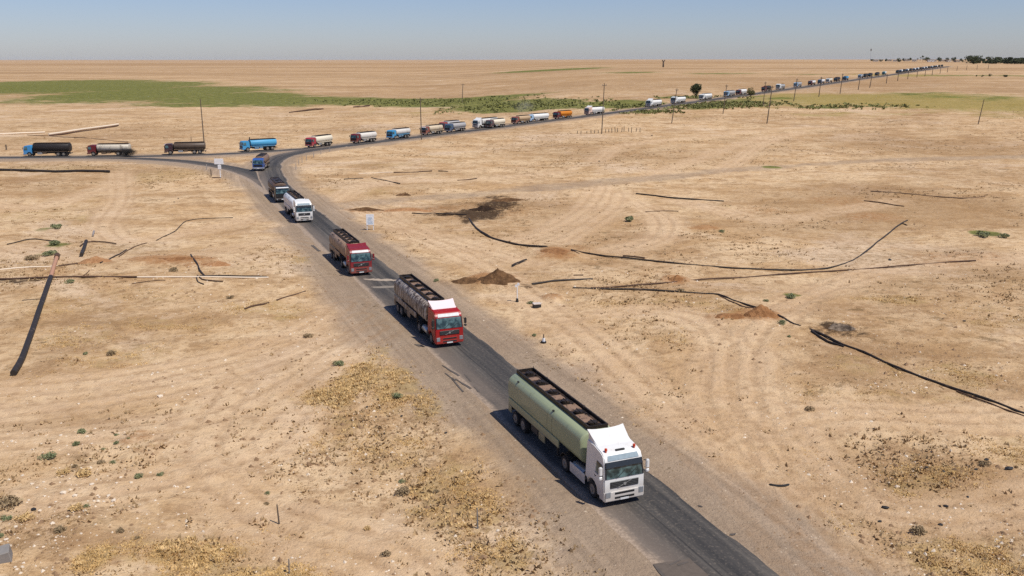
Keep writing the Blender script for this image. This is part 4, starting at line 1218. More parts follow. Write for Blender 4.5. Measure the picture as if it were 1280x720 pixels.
mid(1086, 0, rigid, bx(BLACKP), BLK_T, 'black tanker, rear one of a far black pair', L=10)
mid(1095, 0, rigid, bx(MAROON), BLK_T, 'single black tanker in the gap before the tightly packed far queue', L=10)
mid(1104, 0, rigid, bx(paint('teal', (60, 130, 140), .2)), WHT_T, 'teal and white tanker standing alone before the packed far queue', L=10)
for k, x in enumerate((1121, 1125, 1129, 1133, 1137.5, 1142, 1146, 1150, 1153.5, 1157, 1160.5, 1164, 1167, 1170, 1173.5, 1177)):
    w = k in (1, 3, 5, 6, 8, 9, 11, 13)
    mid(x, 0, rigid, bx(BLACKP if not w else SLATE), WHT_T if w else BLK_T, ('tiny white tanker, %s from the front of the packed far queue' if w else 'tiny dark tanker, %s from the front of the packed far queue') % ORD[k], dy=-.5, L=10, deck=WHT_T if w else BLK_T, floor=WHT_T if w else BLK_T)

# ------------------------------------------------------------------ pipes and hoses lying about
def pipe(name, pts, r, mat, label, cat='pipe', lift=.7, wob=0.0, n=8, parent=None, step=None, zadd=None, group=None):
    r = r * (.72 if r > .3 else .52)
    L = smooth_line(W(pts), step or 1.2)
    if len(L) > 140: L = thin(L, 140)
    m = masks(L[:, 0], L[:, 1])
    z = base_z(L[:, 0], L[:, 1]) + bumps(L[:, 0], L[:, 1], m)
    k = np.ones(5) / 5
    if len(z) > 8: z = np.convolve(np.pad(z, 2, mode='edge'), k, mode='valid')
    s = np.linspace(0, 1, len(L))
    if wob:
        q = (fbm(L[:, 0] / 5, L[:, 1] / 5, 2, 91) - .5) * wob
        L = L + np.column_stack([q, q * .6])
    zz = z + r * lift + (fbm(L[:, 0] / 4.5, L[:, 1] / 4.5, 2, 93) - .52) * r * (2.6 if lift < .9 and parent is None else .5)
    mb = MB(); mb.tube([(a[0], a[1], b) for a, b in zip(L, zz)], r, n)
    o = link(name, mb.mesh(name, smooth=60), mat)
    if parent: o.parent = parent; return o
    return tag(o, label, cat, group)
BLKPIPE = grime('black_pipe', (48, 42, 38), (110, 92, 76), .45, .6, .8, dusty=False)
RUST = grime('rusty_pipe', (84, 62, 48), (42, 33, 29), .55, .8, .6, dusty=False)
PALEP = grime('bleached_pipe', (214, 196, 172), (140, 112, 88), .3, .6, .5, dusty=False)
TANP = grime('dusty_pipe', (176, 132, 104), (120, 86, 66), .3, .6, .5, dusty=False)
t = thing('steel_pipe', 'thick black pipe with bare pinkish upper end lying across the sand', 'pipe', (0, 0, 0))
pipe('pipe_run', [(64.3, 352), (52, 385), (40, 418), (28, 449), (17, 468)], .34, BLKPIPE, None, parent=t, lift=.95, n=12)
pipe('bare_end', [(71.5, 323), (68, 338), (64.3, 352)], .32, TANP, None, parent=t, lift=1.25, n=12)
pipe('flange', [(72, 321.5), (71.2, 325)], .45, RUST, None, parent=t, lift=.9, n=12)
t = thing('steel_pipe', 'long straight pipe, dark at left and bleached at right, with end open', 'pipe', (0, 0, 0))
pipe('pipe_run', [(-40, 350), (60, 350), (172, 350.5)], .22, RUST, None, parent=t)
pipe('pipe_run', [(172, 350.5), (250, 350.5), (310, 350.8), (336, 350.5)], .2, PALEP, None, parent=t)
pipe('steel_pipe', [(250, 349.2), (300, 349), (334, 349.4)], .16, BLKPIPE, 'black pipe lying along the bleached end of the long pipe')
pipe('steel_pipe', [(-40, 341), (0, 339), (45, 336), (72, 335)], .2, PALEP, 'bleached white pipe running in from the left edge')
pipe('steel_pipe', [(73, 335.5), (86, 334), (98, 332.5)], .17, RUST, 'short rusty pipe continuing the bleached white one')
pipe('rubber_hose', [(127, 334), (138, 327), (150, 318), (158, 312)], .17, BLKPIPE, 'black hose end curving up the low red bank', 'hose', wob=.8)
pipe('rubber_hose', [(150, 322), (158, 314), (170, 308), (185, 302)], .14, RUST, 'brown hose overlapping the black one on the red bank', 'hose', wob=.6)
pipe('rubber_hose', [(195, 298), (215, 288), (235, 276), (255, 273), (290, 272)], .14, BLKPIPE, 'thin black hose bending towards the paved road', 'hose', wob=.8)
pipe('rubber_hose', [(240, 323), (245, 332), (249, 343), (254, 350)], .17, BLKPIPE, 'black hose crossing the long bleached pipe', 'hose', wob=.5, lift=1.2)
pipe('rubber_hose', [(247, 348), (253, 353), (265, 355.5), (279, 356.5)], .13, RUST, 'brown hose curled below the bleached pipe', 'hose')
pipe('rubber_hose', [(246, 351), (248, 356), (255, 359)], .13, BLKPIPE, 'hooked hose stub under the bleached pipe', 'hose')
pipe('rubber_hose', [(9, 305), (28, 300), (45, 298), (68, 300)], .15, BLKPIPE, 'dark hose arched between green weeds near the left edge', 'hose')
pipe('steel_pipe', [(102, 321), (105, 312), (108, 303)], .32, BLKPIPE, 'short stout black pipe stub standing out of a pit', lift=1.3)
pipe('rubber_hose', [(100, 307), (106, 303), (118, 301.5), (132, 302), (145, 304)], .15, RUST, 'brown hose looped over the stout pipe stub', 'hose', lift=1.5)
pipe('steel_pipe', [(116, 294), (117.5, 289)], .28, GREYT, 'small grey pipe stub pointing up from the sand', lift=1.5)
pipe('steel_pipe', [(306, 388), (320, 384), (336, 379)], .17, RUST, 'rusty pipe half buried left of the road shoulder')
pipe('steel_pipe', [(346, 376.5), (364, 370), (382, 365)], .16, RUST, 'second rusty pipe length nearer the road shoulder')
pipe('rubber_hose', [(165, 358), (185, 355), (207, 353.5)], .08, RUST, 'thin brown hose below the long straight pipe', 'hose')
pipe('rubber_hose', [(28, 378), (40, 377), (53, 376)], .1, BLKPIPE, 'short dark hose beside the thick black pipe', 'hose')
pipe('rubber_hose', [(105, 348), (110, 344), (112, 342)], .1, RUST, 'bit of hose just above the long straight pipe', 'hose')
pipe('steel_pipe', [(-60, 211.5), (0, 212.8), (70, 214.2), (137, 215.3)], .42, BLKPIPE, 'long black pipe below the left road', lift=.9, step=6)
pipe('steel_pipe', [(61, 169), (90, 165), (120, 160.5), (148, 157)], .5, PALEP, 'long pale pipe slanting over the plain above the left trucks', lift=1.1, step=8)
pipe('steel_pipe', [(62, 170), (92, 166.4), (124, 161.6), (148, 158)], .36, RUST, 'dark strip laid in as the shadow of the slanting pale pipe', step=8)  # dark tube added as the pale pipe's shadow
pipe('steel_pipe', [(-20, 168.5), (0, 168), (30, 167), (56, 165.8)], .4, PALEP, 'pale pipe length at the left edge above the road', lift=1.0, step=8)
pipe('steel_pipe', [(34, 168.5), (80, 171.5), (130, 175), (160, 177.5)], .25, RUST, 'thin brown pipe crossing under the slanting pale pipe', step=8)
pipe('steel_pipe', [(362, 141), (384, 138.7), (404, 136.6)], .5, RUST, 'dark pipe on the plain below the green field', step=8)
pipe('steel_pipe', [(442, 135), (452, 134), (462, 133)], .5, RUST, 'dark pipe at the lower edge of the green field', step=8)
pipe('rubber_hose', [(586, 274), (592, 282), (604, 291), (625, 300), (650, 306.5), (685, 310)], .26, BLKPIPE, 'thick black hose curving out of the oil stained pit', 'hose', wob=.5)
pipe('steel_pipe', [(515, 266.5), (545, 267.5), (583, 270)], .18, BLKPIPE, 'black pipe leading into the oil stained pit', step=3)
pipe('rubber_hose', [(714, 313.5), (740, 318), (780, 322.5), (820, 327.5), (860, 331), (900, 333.5), (940, 335.5), (985, 337.5), (1020, 336.5), (1045, 333), (1065, 326), (1085, 312), (1105, 296), (1120, 284), (1134, 275)], .19, BLKPIPE, 'long black hose swinging up to the right past a rock', 'hose', wob=.9, step=3)
pipe('steel_pipe', [(779, 319.5), (792, 321), (806, 322.4)], .17, RUST, 'short pipe lying just above the long black hose')
pipe('rubber_hose', [(714, 314), (719, 317), (724, 318.5)], .14, RUST, 'hose stub at the start of the long black hose', 'hose')
pipe('rubber_hose', [(1122, 281), (1128, 279), (1134, 281)], .13, BLKPIPE, 'small forked stub near the upper end of the long black hose', 'hose')
pipe('rubber_hose', [(740, 359.5), (780, 357.5), (830, 354), (880, 350), (930, 347), (975, 343), (1020, 340), (1060, 337.5), (1100, 335), (1160, 331), (1220, 328)], .17, RUST, 'long brown hose running straight to the right over the sand', 'hose', wob=.8, step=3)
pipe('rubber_hose', [(665, 356), (690, 352.5), (715, 350.8), (741, 349.5)], .22, BLKPIPE, 'black hose leaving the brown spoil heap', 'hose', wob=.4)
pipe('steel_pipe', [(717, 345), (729, 345)], .15, RUST, 'short bit of pipe above the hose from the spoil heap')
pipe('rubber_hose', [(715, 360.5), (760, 362.5), (805, 364), (845, 366), (880, 368.3), (899, 370), (915, 378), (930, 384), (946, 389)], .19, BLKPIPE, 'black hose kinking down to the red earth mound', 'hose', wob=.5, step=2)
pipe('rubber_hose', [(899, 371), (912, 380), (928, 387), (942, 391)], .14, RUST, 'second hose strand into the red earth mound', 'hose', wob=.4)
pipe('rubber_hose', [(972, 400), (985, 406), (1000, 412)], .2, BLKPIPE, 'black hose emerging right of the red earth mound', 'hose')
pipe('rubber_hose', [(1012, 416), (1035, 427), (1052, 435), (1080, 444), (1105, 455), (1135, 466), (1165, 476), (1195, 486), (1235, 498), (1275, 511), (1330, 528)], .19, BLKPIPE, 'long black hose from the burnt patch to the right edge', 'hose', wob=.5, step=2)
pipe('rubber_hose', [(1014, 419), (1034, 431), (1054, 438)], .19, BLKPIPE, 'short doubled hose strand beside the burnt patch', 'hose')
pipe('rubber_hose', [(1196, 488.5), (1235, 502), (1275, 515.5), (1330, 534)], .12, RUST, 'thin brown hose lying alongside the black one at the right edge', 'hose', step=2)
pipe('steel_pipe', [(795, 241.8), (820, 244.5), (850, 247.8), (880, 249), (905, 250.2)], .26, BLKPIPE, 'straight black pipe alone below the dirt road', step=3)
pipe('steel_pipe', [(1088, 240), (1120, 241.5), (1160, 244.5), (1200, 247.5), (1232, 245)], .2, RUST, 'long rusty pipe in the rough ground at far right', step=4, wob=1)
pipe('steel_pipe', [(1080, 251), (1105, 254), (1130, 258)], .18, RUST, 'short rusty pipe under the long one at far right', step=4)
pipe('steel_pipe', [(430, 224.8), (442, 223.8), (454, 223)], .22, BLKPIPE, 'left one of the black pipes near the bend', step=3)
pipe('steel_pipe', [(464.5, 222), (480, 226), (500, 231)], .22, BLKPIPE, 'slanting black pipe near the bend', step=3)
pipe('steel_pipe', [(492, 215.2), (515, 214.2), (540, 213.4)], .22, RUST, 'brown pipe behind the slanting black one', step=3)
pipe('steel_pipe', [(448, 216.5), (470, 215.5), (491, 215)], .2, PALEP, 'pale pipe continuing the brown one to the left', step=3)
pipe('steel_pipe', [(548, 213.8), (560, 214.3)], .22, BLKPIPE, 'short black pipe right of the brown one', step=3)
pipe('steel_pipe', [(572, 227.5), (584, 226.5), (596, 225.5)], .18, RUST, 'thin brown pipe above the dirt road start', step=3)
pipe('steel_pipe', [(807, 264.5), (830, 263), (848, 263)], .12, RUST, 'thin pipe by the green weed clump right of the tracks', step=3)
pipe('rubber_hose', [(640, 334), (650, 330), (658, 327)], .2, BLKPIPE, 'broken hose leaning on the brown spoil heap', 'hose', lift=2.2)

# ------------------------------------------------------------------ heaps of earth
def earth_mat(name, a, b):
    s = NT(name)
    co = s.coord('Object')
    n = s.noise(co, 1.6, 6, .7)
    s.l(s.mix(s.ramp(n, .35, .65), dim(lin(*a), GK), dim(lin(*b), GK)), s.b.inputs['Base Color'])
    s.b.inputs['Roughness'].default_value = .95
    s.b.inputs['Specular IOR Level'].default_value = .05
    s.bump(s.noise(co, 4, 5, .7), .8, .25)
    return s.m
SOIL_B = earth_mat('brown_spoil', (132, 100, 70), (92, 68, 48))
SOIL_R = earth_mat('red_spoil', (178, 130, 88), (140, 98, 64))
SOIL_T = earth_mat('sandy_spoil', (196, 150, 108), (168, 122, 84))
def mound(px, py, wpx, hpx, mat, label, ry=1.0, sharp=1.3, seed=0, rough=.35):
    c = gp(px, py); s = ppm(c)
    rx = wpx / 2 / s; h = hpx / s
    nr, na = 14, 40
    co = [(0, 0, h)]
    for i in range(1, nr + 1):
        for j in range(na):
            a = 2 * math.pi * j / na; q = i / nr
            rr = q * (1 + .22 * (float(fbm(math.cos(a) * 1.3 + seed, math.sin(a) * 1.3, 2, seed)) - .5) * 2)
            x, y = rr * rx * math.cos(a), rr * rx * ry * math.sin(a)
            z = h * max(0, 1 - q) ** sharp
            z += h * rough * (float(fbm((x + seed) / (rx * .3), y / (rx * .3), 3, seed)) - .5) * (1 - q ** 3) - .12 * q ** 4
            co.append((x, y, z))
    f = [(0, 1 + j, 1 + (j + 1) % na) for j in range(na)]
    for i in range(nr - 1):
        for j in range(na):
            a = 1 + i * na + j; b = 1 + i * na + (j + 1) % na
            f.append((a, a + na, b + na, b))
    me = bpy.data.meshes.new('earth_mound'); me.from_pydata(co, [], f)
    me.polygons.foreach_set('use_smooth', [True] * len(f))
    o = link('earth_mound', me, mat, None, (c[0], c[1], terrain(c[0], c[1]) - .05))
    return tag(o, label, 'earth heap')
mound(622, 353, 66, 19, SOIL_B, 'steep brown spoil heap beside the road', .8, 1.1, 3, .75)
mound(585, 353, 50, 6, SOIL_B, 'low rubble of brown clods left of the spoil heap', .6, .8, 9, 1.1)
mound(695, 317, 46, 4, SOIL_R, 'low reddish hump between two ends of black hose', 1.0, .9, 5)
mound(846, 351, 24, 7, SOIL_R, 'small red heap near the end of a hose', .8, 1.2, 6)
mound(950, 400, 50, 13, SOIL_R, 'red earth mound over the kinked black hose', .7, 1.0, 7, .5)
mound(912, 400, 50, 4, SOIL_R, 'low spill of red earth left of the mound', .6, .8, 8, .6)
mound(222, 329, 84, 4, SOIL_R, 'long low red bank above the straight pipe', .3, .8, 12, .8)
mound(272, 335, 40, 5, SOIL_T, 'sandy bank right of the red one with wheel marks', .6, .9, 13, .4)
mound(120, 331, 44, 7, SOIL_T, 'sandy heap by the pit with the stout pipe', .6, .9, 14, .5)
mound(606, 264, 50, 5, earth_mat('oily_clods', (70, 54, 42), (48, 38, 31)), 'oil blackened clods at the edge of the pit', .5, .8, 15, 1.2)
mound(635, 252, 50, 4, SOIL_B, 'brown clods behind the oil stained pit', .5, .8, 16, 1.0)
mound(1048, 413, 46, 5, earth_mat('ash_rubble', (150, 132, 114), (70, 60, 52)), 'grey ash and rubble on the burnt patch', .6, .7, 17, 1.3)
mound(455, 262, 50, 4, SOIL_B, 'low brown ridge above the white board by the road', .35, .8, 18, .6)
mound(512, 263, 70, 3, SOIL_T, 'low sandy ridge right of the brown one', .3, .8, 19, .6)
mound(505, 244, 22, 3.5, SOIL_B, 'pair of brown clods near the dirt road', .7, .8, 20, .9)

# ------------------------------------------------------------------ poles, posts, signs
WOOD = plain('weathered_pole_wood', (.13, .10, .075, 1), .9)
STEELP = plain('pole_grey', (.2, .19, .18, 1), .7)
def pole(bx_, by, tx, ty, label, arm=0, rad=.15, name='utility_pole', cat='utility pole', group='utility poles beside the road', mat=None, z=None):
    c = gp(bx_, by); dpt = depth_of(c); s = FOCAL / dpt
    h = (by - ty) / s / math.cos(PITCH) * 1.01
    lean = (tx - bx_) / s
    zz = float(base_z(*c))
    t = thing(name, label, cat, (c[0], c[1], zz), 0, group)
    q = MB(); q.cyl((0, 0, -.4), (lean, 0, h), rad, rad * .7, n=8); link('pole_shaft', q.mesh('pole_shaft', smooth=50), mat or WOOD, t)
    if arm:
        q = MB(); q.box(lean - arm, lean + arm, -.07, .07, h - .75, h - .6); a = link('crossarm', q.mesh('crossarm'), mat or WOOD, t)
        for k in (-.9, 0, .9):
            q = MB(); q.cyl((lean + arm * k, 0, h - .6), (lean + arm * k, 0, h - .32), .07, n=6); link('insulator', q.mesh('insulator'), STEELP, a)
    return t
pole(255.5, 182, 255, 127, 'bare pole behind the maroon cabbed tanker on the left', 0, .17)
pole(527, 175.5, 526.5, 125, 'pole with a crossarm in front of the brick red cab', 1.2, .17)
pole(577.5, 128.5, 579, 106, 'pole standing in the green field', .8, .2)
pole(752, 168, 754, 108, 'tallest pole with short crossarm above a row of stakes', .7, .17)
pole(839.5, 153.5, 844.5, 113, 'leaning pole below the white tankers', .5, .17)
pole(903.5, 143, 906.5, 108, 'pole left of the ragged tree', .5, .17)
pole(953.8, 133, 955, 104, 'short thin pole just behind the dark red and black tanker', .5, .17)
pole(958.5, 154.5, 962.3, 110, 'heavy leaning pole right of the ragged tree', .5, .2)
pole(992, 126.5, 994.5, 100, 'pole in front of the pale blue far tanker', .5, .2)
pole(1023.4, 121, 1025, 97.5, 'pole below the white far tankers in the bunch of five', .5, .22)
pole(1050, 117, 1051.5, 93.5, 'pole below the tail of the bunch of five', .5, .22)
pole(1072.6, 112.5, 1074, 96, 'pole by the lone pale blue far tanker', .5, .25)
pole(1087, 110, 1088.6, 95, 'pole by the far black pair of tankers', .5, .25)
pole(1107.8, 104.5, 1108.3, 93.5, 'pole under the teal and white far tanker', .4, .27)
for k, (x, y, h) in enumerate(((1122, 101, 9), (1134.5, 99, 8.5), (1146, 97, 8), (1156, 95.5, 7.5), (1165, 94, 7), (1175, 92, 6.5), (1184, 90.5, 6), (1196, 88.5, 5.5), (1208, 87.5, 5.5), (1221, 87, 5.5), (1235, 86.5, 5.5))):
    pole(x, y, x + .3, y - h, '%s small distant pole from the left in the line running to the horizon' % ORD[k], 0, .28, group='distant pole line')
pole(1222.3, 156, 1226.3, 126, 'lone leaning pole in the dry field at far right', 0, .17)
pole(239, 176.5, 239.2, 171, 'short post near the lone pole above the left road', 0, .1, 'marker_post', 'post', 'short posts by the left road')
pole(8, 187.5, 8.2, 181, 'short dark post above the road at the left edge', 0, .22, 'marker_post', 'post', 'short posts by the left road')

for k, (x, y, h) in enumerate([(722, 167, 3.5), (726, 167.5, 4), (733, 166.8, 3), (739, 167, 5), (743, 166.8, 4), (748, 167, 4), (757, 166.5, 5), (761, 166, 4.5), (765, 166.3, 6), (769, 165.5, 7),
                               (772, 165.8, 5.5), (777, 165.5, 6), (780, 165, 7), (786, 164.8, 5), (789, 165, 6), (795, 164.3, 4), (800, 164, 4)]):
    pole(x, y, x + random.uniform(-.8, .8), y - h, '%s weathered stake from the left in the row under the tallest pole' % ORD[k], 0, .13, 'wooden_stake', 'stake', 'row of stakes under the tallest pole')
POSTM = plain('post_concrete', (.34, .31, .28, 1), .85)
for k, (x, y, h) in enumerate(((412, 189.5, 5), (401, 192.5, 5.5), (392, 196, 5.5), (383, 200, 6), (377.5, 203.5, 6.5), (373.5, 206.5, 7), (370, 212.5, 8))):
    pole(x, y, x + .3, y - h, '%s low roadside post round the inside of the bend, counted from the far end' % ORD[k], 0, .09, 'marker_post', 'post', 'low posts round the inside of the bend', POSTM)
pole(258.5, 212, 258.5, 205.5, 'pale short post left of the double white sign', 0, .12, 'marker_post', 'post', None, POSTM)
pole(264, 219.5, 264, 211.5, 'brown short post just left of the double white sign', 0, .12, 'marker_post', 'post', None)
pole(597, 658, 596.6, 633.5, 'thin grey steel stake in dry grass left of the front truck', 0, .045, 'steel_stake', 'stake', None, STEELP)
pole(349, 652, 347.6, 629.5, 'dark bent stake beside a dead weed, middle of the foreground', 0, .05, 'steel_stake', 'stake', None)
pole(361, 714, 362, 698, 'stake with a black rag at its foot near the bottom edge', 0, .04, 'steel_stake', 'stake', None, STEELP)

SIGNW = plain('sign_white', (.78, .79, .80, 1), .45)
SIGNB = plain('sign_faded_print', (.50, .58, .66, 1), .5)
def zpx(c, dy): return dy / ppm(c) / math.cos(PITCH)
# double sign at the fork
c = gp(275.5, 222); k = 1 / ppm(c)
t = thing('road_sign', 'white double sign on a post at the fork', 'road sign', (c[0], c[1], terrain(*c)))
q = MB(); q.cyl((0, .05, -.3), (0, .05, 23 * k), .09, n=8); link('post', q.mesh('post'), SIGNW, t)
q = MB(); q.box(-6.2 * k, 5.2 * k, -.06, .0, 17.0 * k, 24.0 * k); link('sign_board', q.mesh('sign_board', .02), SIGNW, t)
q = MB(); q.box(-2.2 * k, 2.0 * k, -.08, -.02, 11 * k, 16.2 * k); link('lower_board', q.mesh('lower_board', .02), SIGNW, t)
q = MB(); q.box(-10 * k, .8 * k, -.15, .15, -.05, .14); link('foot_rail', q.mesh('foot_rail'), RUST, t)
# white board on two legs
c = gp(463, 287.5); k = 1 / ppm(c) / math.cos(PITCH)
t = thing('notice_board', 'white notice board on two legs at the roadside', 'sign', (c[0], c[1], terrain(*c)), R(6))
for x in (-3.8, 3.8):
    q = MB(); q.box(x * k - .05, x * k + .05, -.02, .06, -.2, 19 * k); link('leg', q.mesh('leg'), SIGNW, t)
q = MB(); q.box(-4.7 * k, 4.7 * k, -.08, -.02, 6.2 * k, 19.3 * k); b = link('board', q.mesh('board', .01), SIGNW, t)
for z0, z1, x0, x1 in ((14.2, 15.6, -1.8, 2.6), (11.8, 13.8, -2.8, 1.6), (9.6, 10.8, -3.4, 2.9), (7.4, 9.2, -2.6, 3.4)):
    q = MB(); q.box(x0 * k, x1 * k, -.09, -.08, z0 * k, z1 * k); link('faded_print', q.mesh('faded_print'), SIGNB, b)
# small white marker with black foot
c = gp(646.5, 377); k = 1 / ppm(c) / math.cos(PITCH)
t = thing('marker_sign', 'small white marker on a thin stem with a black foot', 'marker', (c[0], c[1], terrain(*c)))
q = MB(); q.cyl((0, 0, 0), (0, 0, 21 * k), .05, n=6); link('stem', q.mesh('stem'), SIGNW, t)
q = MB(); q.cyl((-1.4 * k, -.05, 20 * k), (-1.4 * k, .05, 20 * k), 1.5 * k, n=10); q.cyl((1.2 * k, -.051, 22 * k), (1.2 * k, .051, 22 * k), 1.7 * k, n=10); link('marker_disc', q.mesh('marker_disc'), SIGNW, t)
q = MB(); q.cyl((0, 0, -.1), (0, 0, 4.5 * k), 2.2 * k, 1.2 * k, n=8); link('foot', q.mesh('foot'), DARK, t)
c = gp(679.5, 429); k = 1 / ppm(c) / math.cos(PITCH)
t = thing('marker_sign', 'little white bollard standing alone right of the road', 'marker', (c[0], c[1], terrain(*c)))
q = MB(); q.cyl((0, 0, -.1), (0, 0, 6 * k), .16, .12, n=8); link('shaft', q.mesh('shaft'), SIGNW, t)
q = MB(); q.cyl((0, 0, 5.9 * k), (0, 0, 11 * k), .05, n=6); link('tip', q.mesh('tip'), WOOD, t)
q = MB(); q.cyl((0, 0, -.1), (0, 0, .16), .24, n=8); link('foot', q.mesh('foot'), DARK, t)
# black box with pale lid
c = gp(671, 384); k = 1 / ppm(c)
t = thing('crate', 'black box with a pale lid on the sand near the white marker', 'box', (c[0], c[1], terrain(*c) - .05), R(14))
q = MB(); q.box(-.38, .38, -.28, .28, 0, .42); link('body', q.mesh('body', .02), DARK, t)
q = MB(); q.box(-.41, .41, -.31, .31, .42, .52); link('lid', q.mesh('lid', .02), plain('lid_pale', (.6, .52, .46, 1), .7), t)
# scrap of tyre by the right shoulder
c = gp(974, 603); a = [Vector((.62 * math.cos(x), .35 * math.sin(x) + .1, 0)) for x in np.linspace(R(200), R(340), 10)]
q = MB(); q.tube(a, [.03] + [.075] * 8 + [.03], 6)
o = link('tyre_scrap', q.mesh('tyre_scrap', smooth=50), RUBBER, None, (c[0], c[1], terrain(*c) + .05)); tag(o, 'curved black tyre scrap on the right hand shoulder', 'tyre scrap')
# concrete block at the left edge
c = gp(2, 705)
q = MB(); q.box(-.55, .5, -.4, .4, -.1, .55)
o = link('concrete_block', q.mesh('concrete_block', .04), plain('old_concrete', (.25, .23, .21, 1), .9), None, (c[0], c[1], terrain(*c))); o.rotation_euler = (R(6), R(-8), R(24)); tag(o, 'grey concrete block in the bottom left corner', 'concrete block')

# ------------------------------------------------------------------ plants
def leaf_mat(name, a, b):
    s = NT(name)
    n = s.noise(s.coord('Object'), 2.2, 3, .6)
    s.l(s.mix(s.ramp(n, .35, .65), lin(*a), lin(*b)), s.b.inputs['Base Color'])
    s.b.inputs['Roughness'].default_value = .8
    return s.m
LEAF = leaf_mat('tree_leaves', (50, 58, 36), (84, 90, 56))
LEAF2 = leaf_mat('dry_tree_leaves', (84, 82, 46), (116, 108, 64))
BUSH = leaf_mat('grey_green_bush', (104, 112, 78), (150, 150, 110))
DEAD = leaf_mat('dead_bush', (120, 102, 76), (164, 142, 108))
DRYG = leaf_mat('golden_grass', (182, 152, 102), (212, 180, 128))
DRYG2 = leaf_mat('straw_stubble', (176, 144, 92), (208, 174, 118))
TWIG = leaf_mat('dark_dry_weed', (134, 110, 78), (172, 144, 106))
BARK = plain('bark', (.10, .075, .055, 1), .9)

def leaf_cloud(centres, radii, n, size, seed, flat=1.0):
    rng = np.random.default_rng(seed)
    k = rng.choice(len(centres), n, p=np.array(radii) ** 2 / np.sum(np.array(radii) ** 2))
    d = rng.normal(size=(n, 3)); d /= np.linalg.norm(d, axis=1)[:, None]
    rr = rng.uniform(.35, 1.05, n) ** .6
    c = np.array(centres)[k] + d * (rr * np.array(radii)[k])[:, None] * np.array([1, 1, flat])
    u = rng.normal(size=(n, 3)); u /= np.linalg.norm(u, axis=1)[:, None]
    v = np.cross(u, rng.normal(size=(n, 3))); v /= np.linalg.norm(v, axis=1)[:, None]
    sz = size * rng.uniform(.5, 1.3, n)[:, None]
    co = np.stack([c - u * sz, c + v * sz * .55, c + u * sz, c - v * sz * .55], 1).reshape(-1, 3)
    f = np.arange(n * 4).reshape(-1, 4)
    return co, f

def tree(px, py, wpx, hpx, label, leaf, seed, n=1600, group=None, name='tree', trunk=.28, clumps=14, dist_scale=None, category='tree'):
    c = gp(px, py); s = ppm(c); w = wpx / s; h = hpx / s
    t = thing(name, label, category, (c[0], c[1], float(base_z(*c)) - .1), 0, group)
    rng = random.Random(seed)
    cen = []; rad = []
    for k in range(clumps):
        a = rng.uniform(0, 6.28); q = rng.uniform(0, 1) ** .6
        z = h * (trunk + (1 - trunk) * rng.uniform(.15, .82))
        wr = w * .36 * (1 - .45 * abs((z / h - .62) / .4))
        cen.append((q * wr * math.cos(a), q * wr * math.sin(a), z)); rad.append(w * rng.uniform(.12, .22))
    co, f = leaf_cloud(cen, rad, n, w * (.045 if n > 900 else .075), seed)
    co[:, 2] = np.clip(co[:, 2], h * trunk * .55, h)
    link('crown', np_mesh('crown', co, f, False), leaf, t)
    q = MB(); r = w * .035
    q.tube([(0, 0, -.2), (.03 * w, 0, h * .25), (-.02 * w, .02 * w, h * .5), (0, 0, h * .8)], [r * 1.3, r, r * .7, r * .25], 7)
    for k in range(min(7, clumps)):
        cx, cy, cz = cen[k]; q.tube([(0, 0, h * rng.uniform(.2, .4)), (cx * .5, cy * .5, cz * .75), (cx, cy, cz)], [r * .55, r * .4, r * .12], 5)
    link('trunk', q.mesh('trunk', smooth=60), BARK, t)
    return t
tree(870, 123.5, 17, 19, 'round dark tree on the far side of the road', LEAF, 3, 2600, clumps=18)
tree(938, 125.0, 13, 16, 'ragged olive tree on the near side of the road', LEAF2, 8, 1500, trunk=.35, clumps=12)
tree(1217, 80, 24, 10.5, 'broad dark tree clump on the horizon where the road ends', LEAF, 12, 1300, trunk=.1, clumps=26)
for k, (x, y, w, h) in enumerate([(1236, 79.5, 12, 8.5), (1245, 80, 15, 8.8), (1255, 79.5, 14, 7.5), (1264, 80, 15, 8.5), (1271, 79.5, 12, 7), (1279, 80, 14, 8), (1250, 79.5, 11, 8), (1228, 79, 8, 6.5), (1240, 80, 14, 5), (1259, 80, 16, 5.5), (1268, 80.2, 14, 5), (1276, 80.2, 12, 5.5), (1232, 79.6, 10, 4)]):
    tree(x, y, w, h, '%s dark tree from the left in the row along the right horizon' % ORD[sorted([1236, 1245, 1255, 1264, 1271, 1279, 1250, 1228, 1240, 1259, 1268, 1276, 1232]).index(x)], LEAF, 30 + k, 420, 'trees on the right horizon', trunk=.15, clumps=10)
VT = [1124, 1130, 1137, 1153, 1157, 1161, 1173, 1183, 1192, 1203, 1107, 1101, 1090, 1146.5, 1150]
for k, (x, y, w, h) in enumerate([(1124, 77.5, 6, 5), (1130, 76.5, 4, 4), (1137, 76.5, 5, 4.5), (1153, 77, 3.2, 8), (1157, 77, 5, 6), (1161, 77, 5, 5), (1173, 77.3, 6, 6), (1183, 77.2, 5, 5), (1192, 77.4, 6, 6), (1203, 77.8, 5, 5), (1107, 76.8, 4, 3.5), (1101, 77, 4, 3), (1090, 77, 4, 3), (1146.5, 77, 1.8, 6), (1150, 77, 1.6, 6.5)]):
    tree(x, y, w * 1.45, h, '%s small dark tree from the left among the far houses' % ORD[sorted(VT).index(x)], LEAF, 60 + k, 260, 'trees among the far houses', trunk=.12, clumps=7)
for k, (x, y, w, h) in enumerate([(1220.5, 96, 3.5, 3), (1228, 96.3, 4, 3), (1237.5, 95.6, 5.5, 3.6), (1256, 96.3, 9, 3)]):
    tree(x, y, w, h, ['left bush of three in the far green strip', 'middle bush of three in the far green strip', 'right bush of three in the far green strip', 'broad pale bush in the far green strip'][k], LEAF, 90 + k, 200, None, 'bush', .02, 5, category='bush')

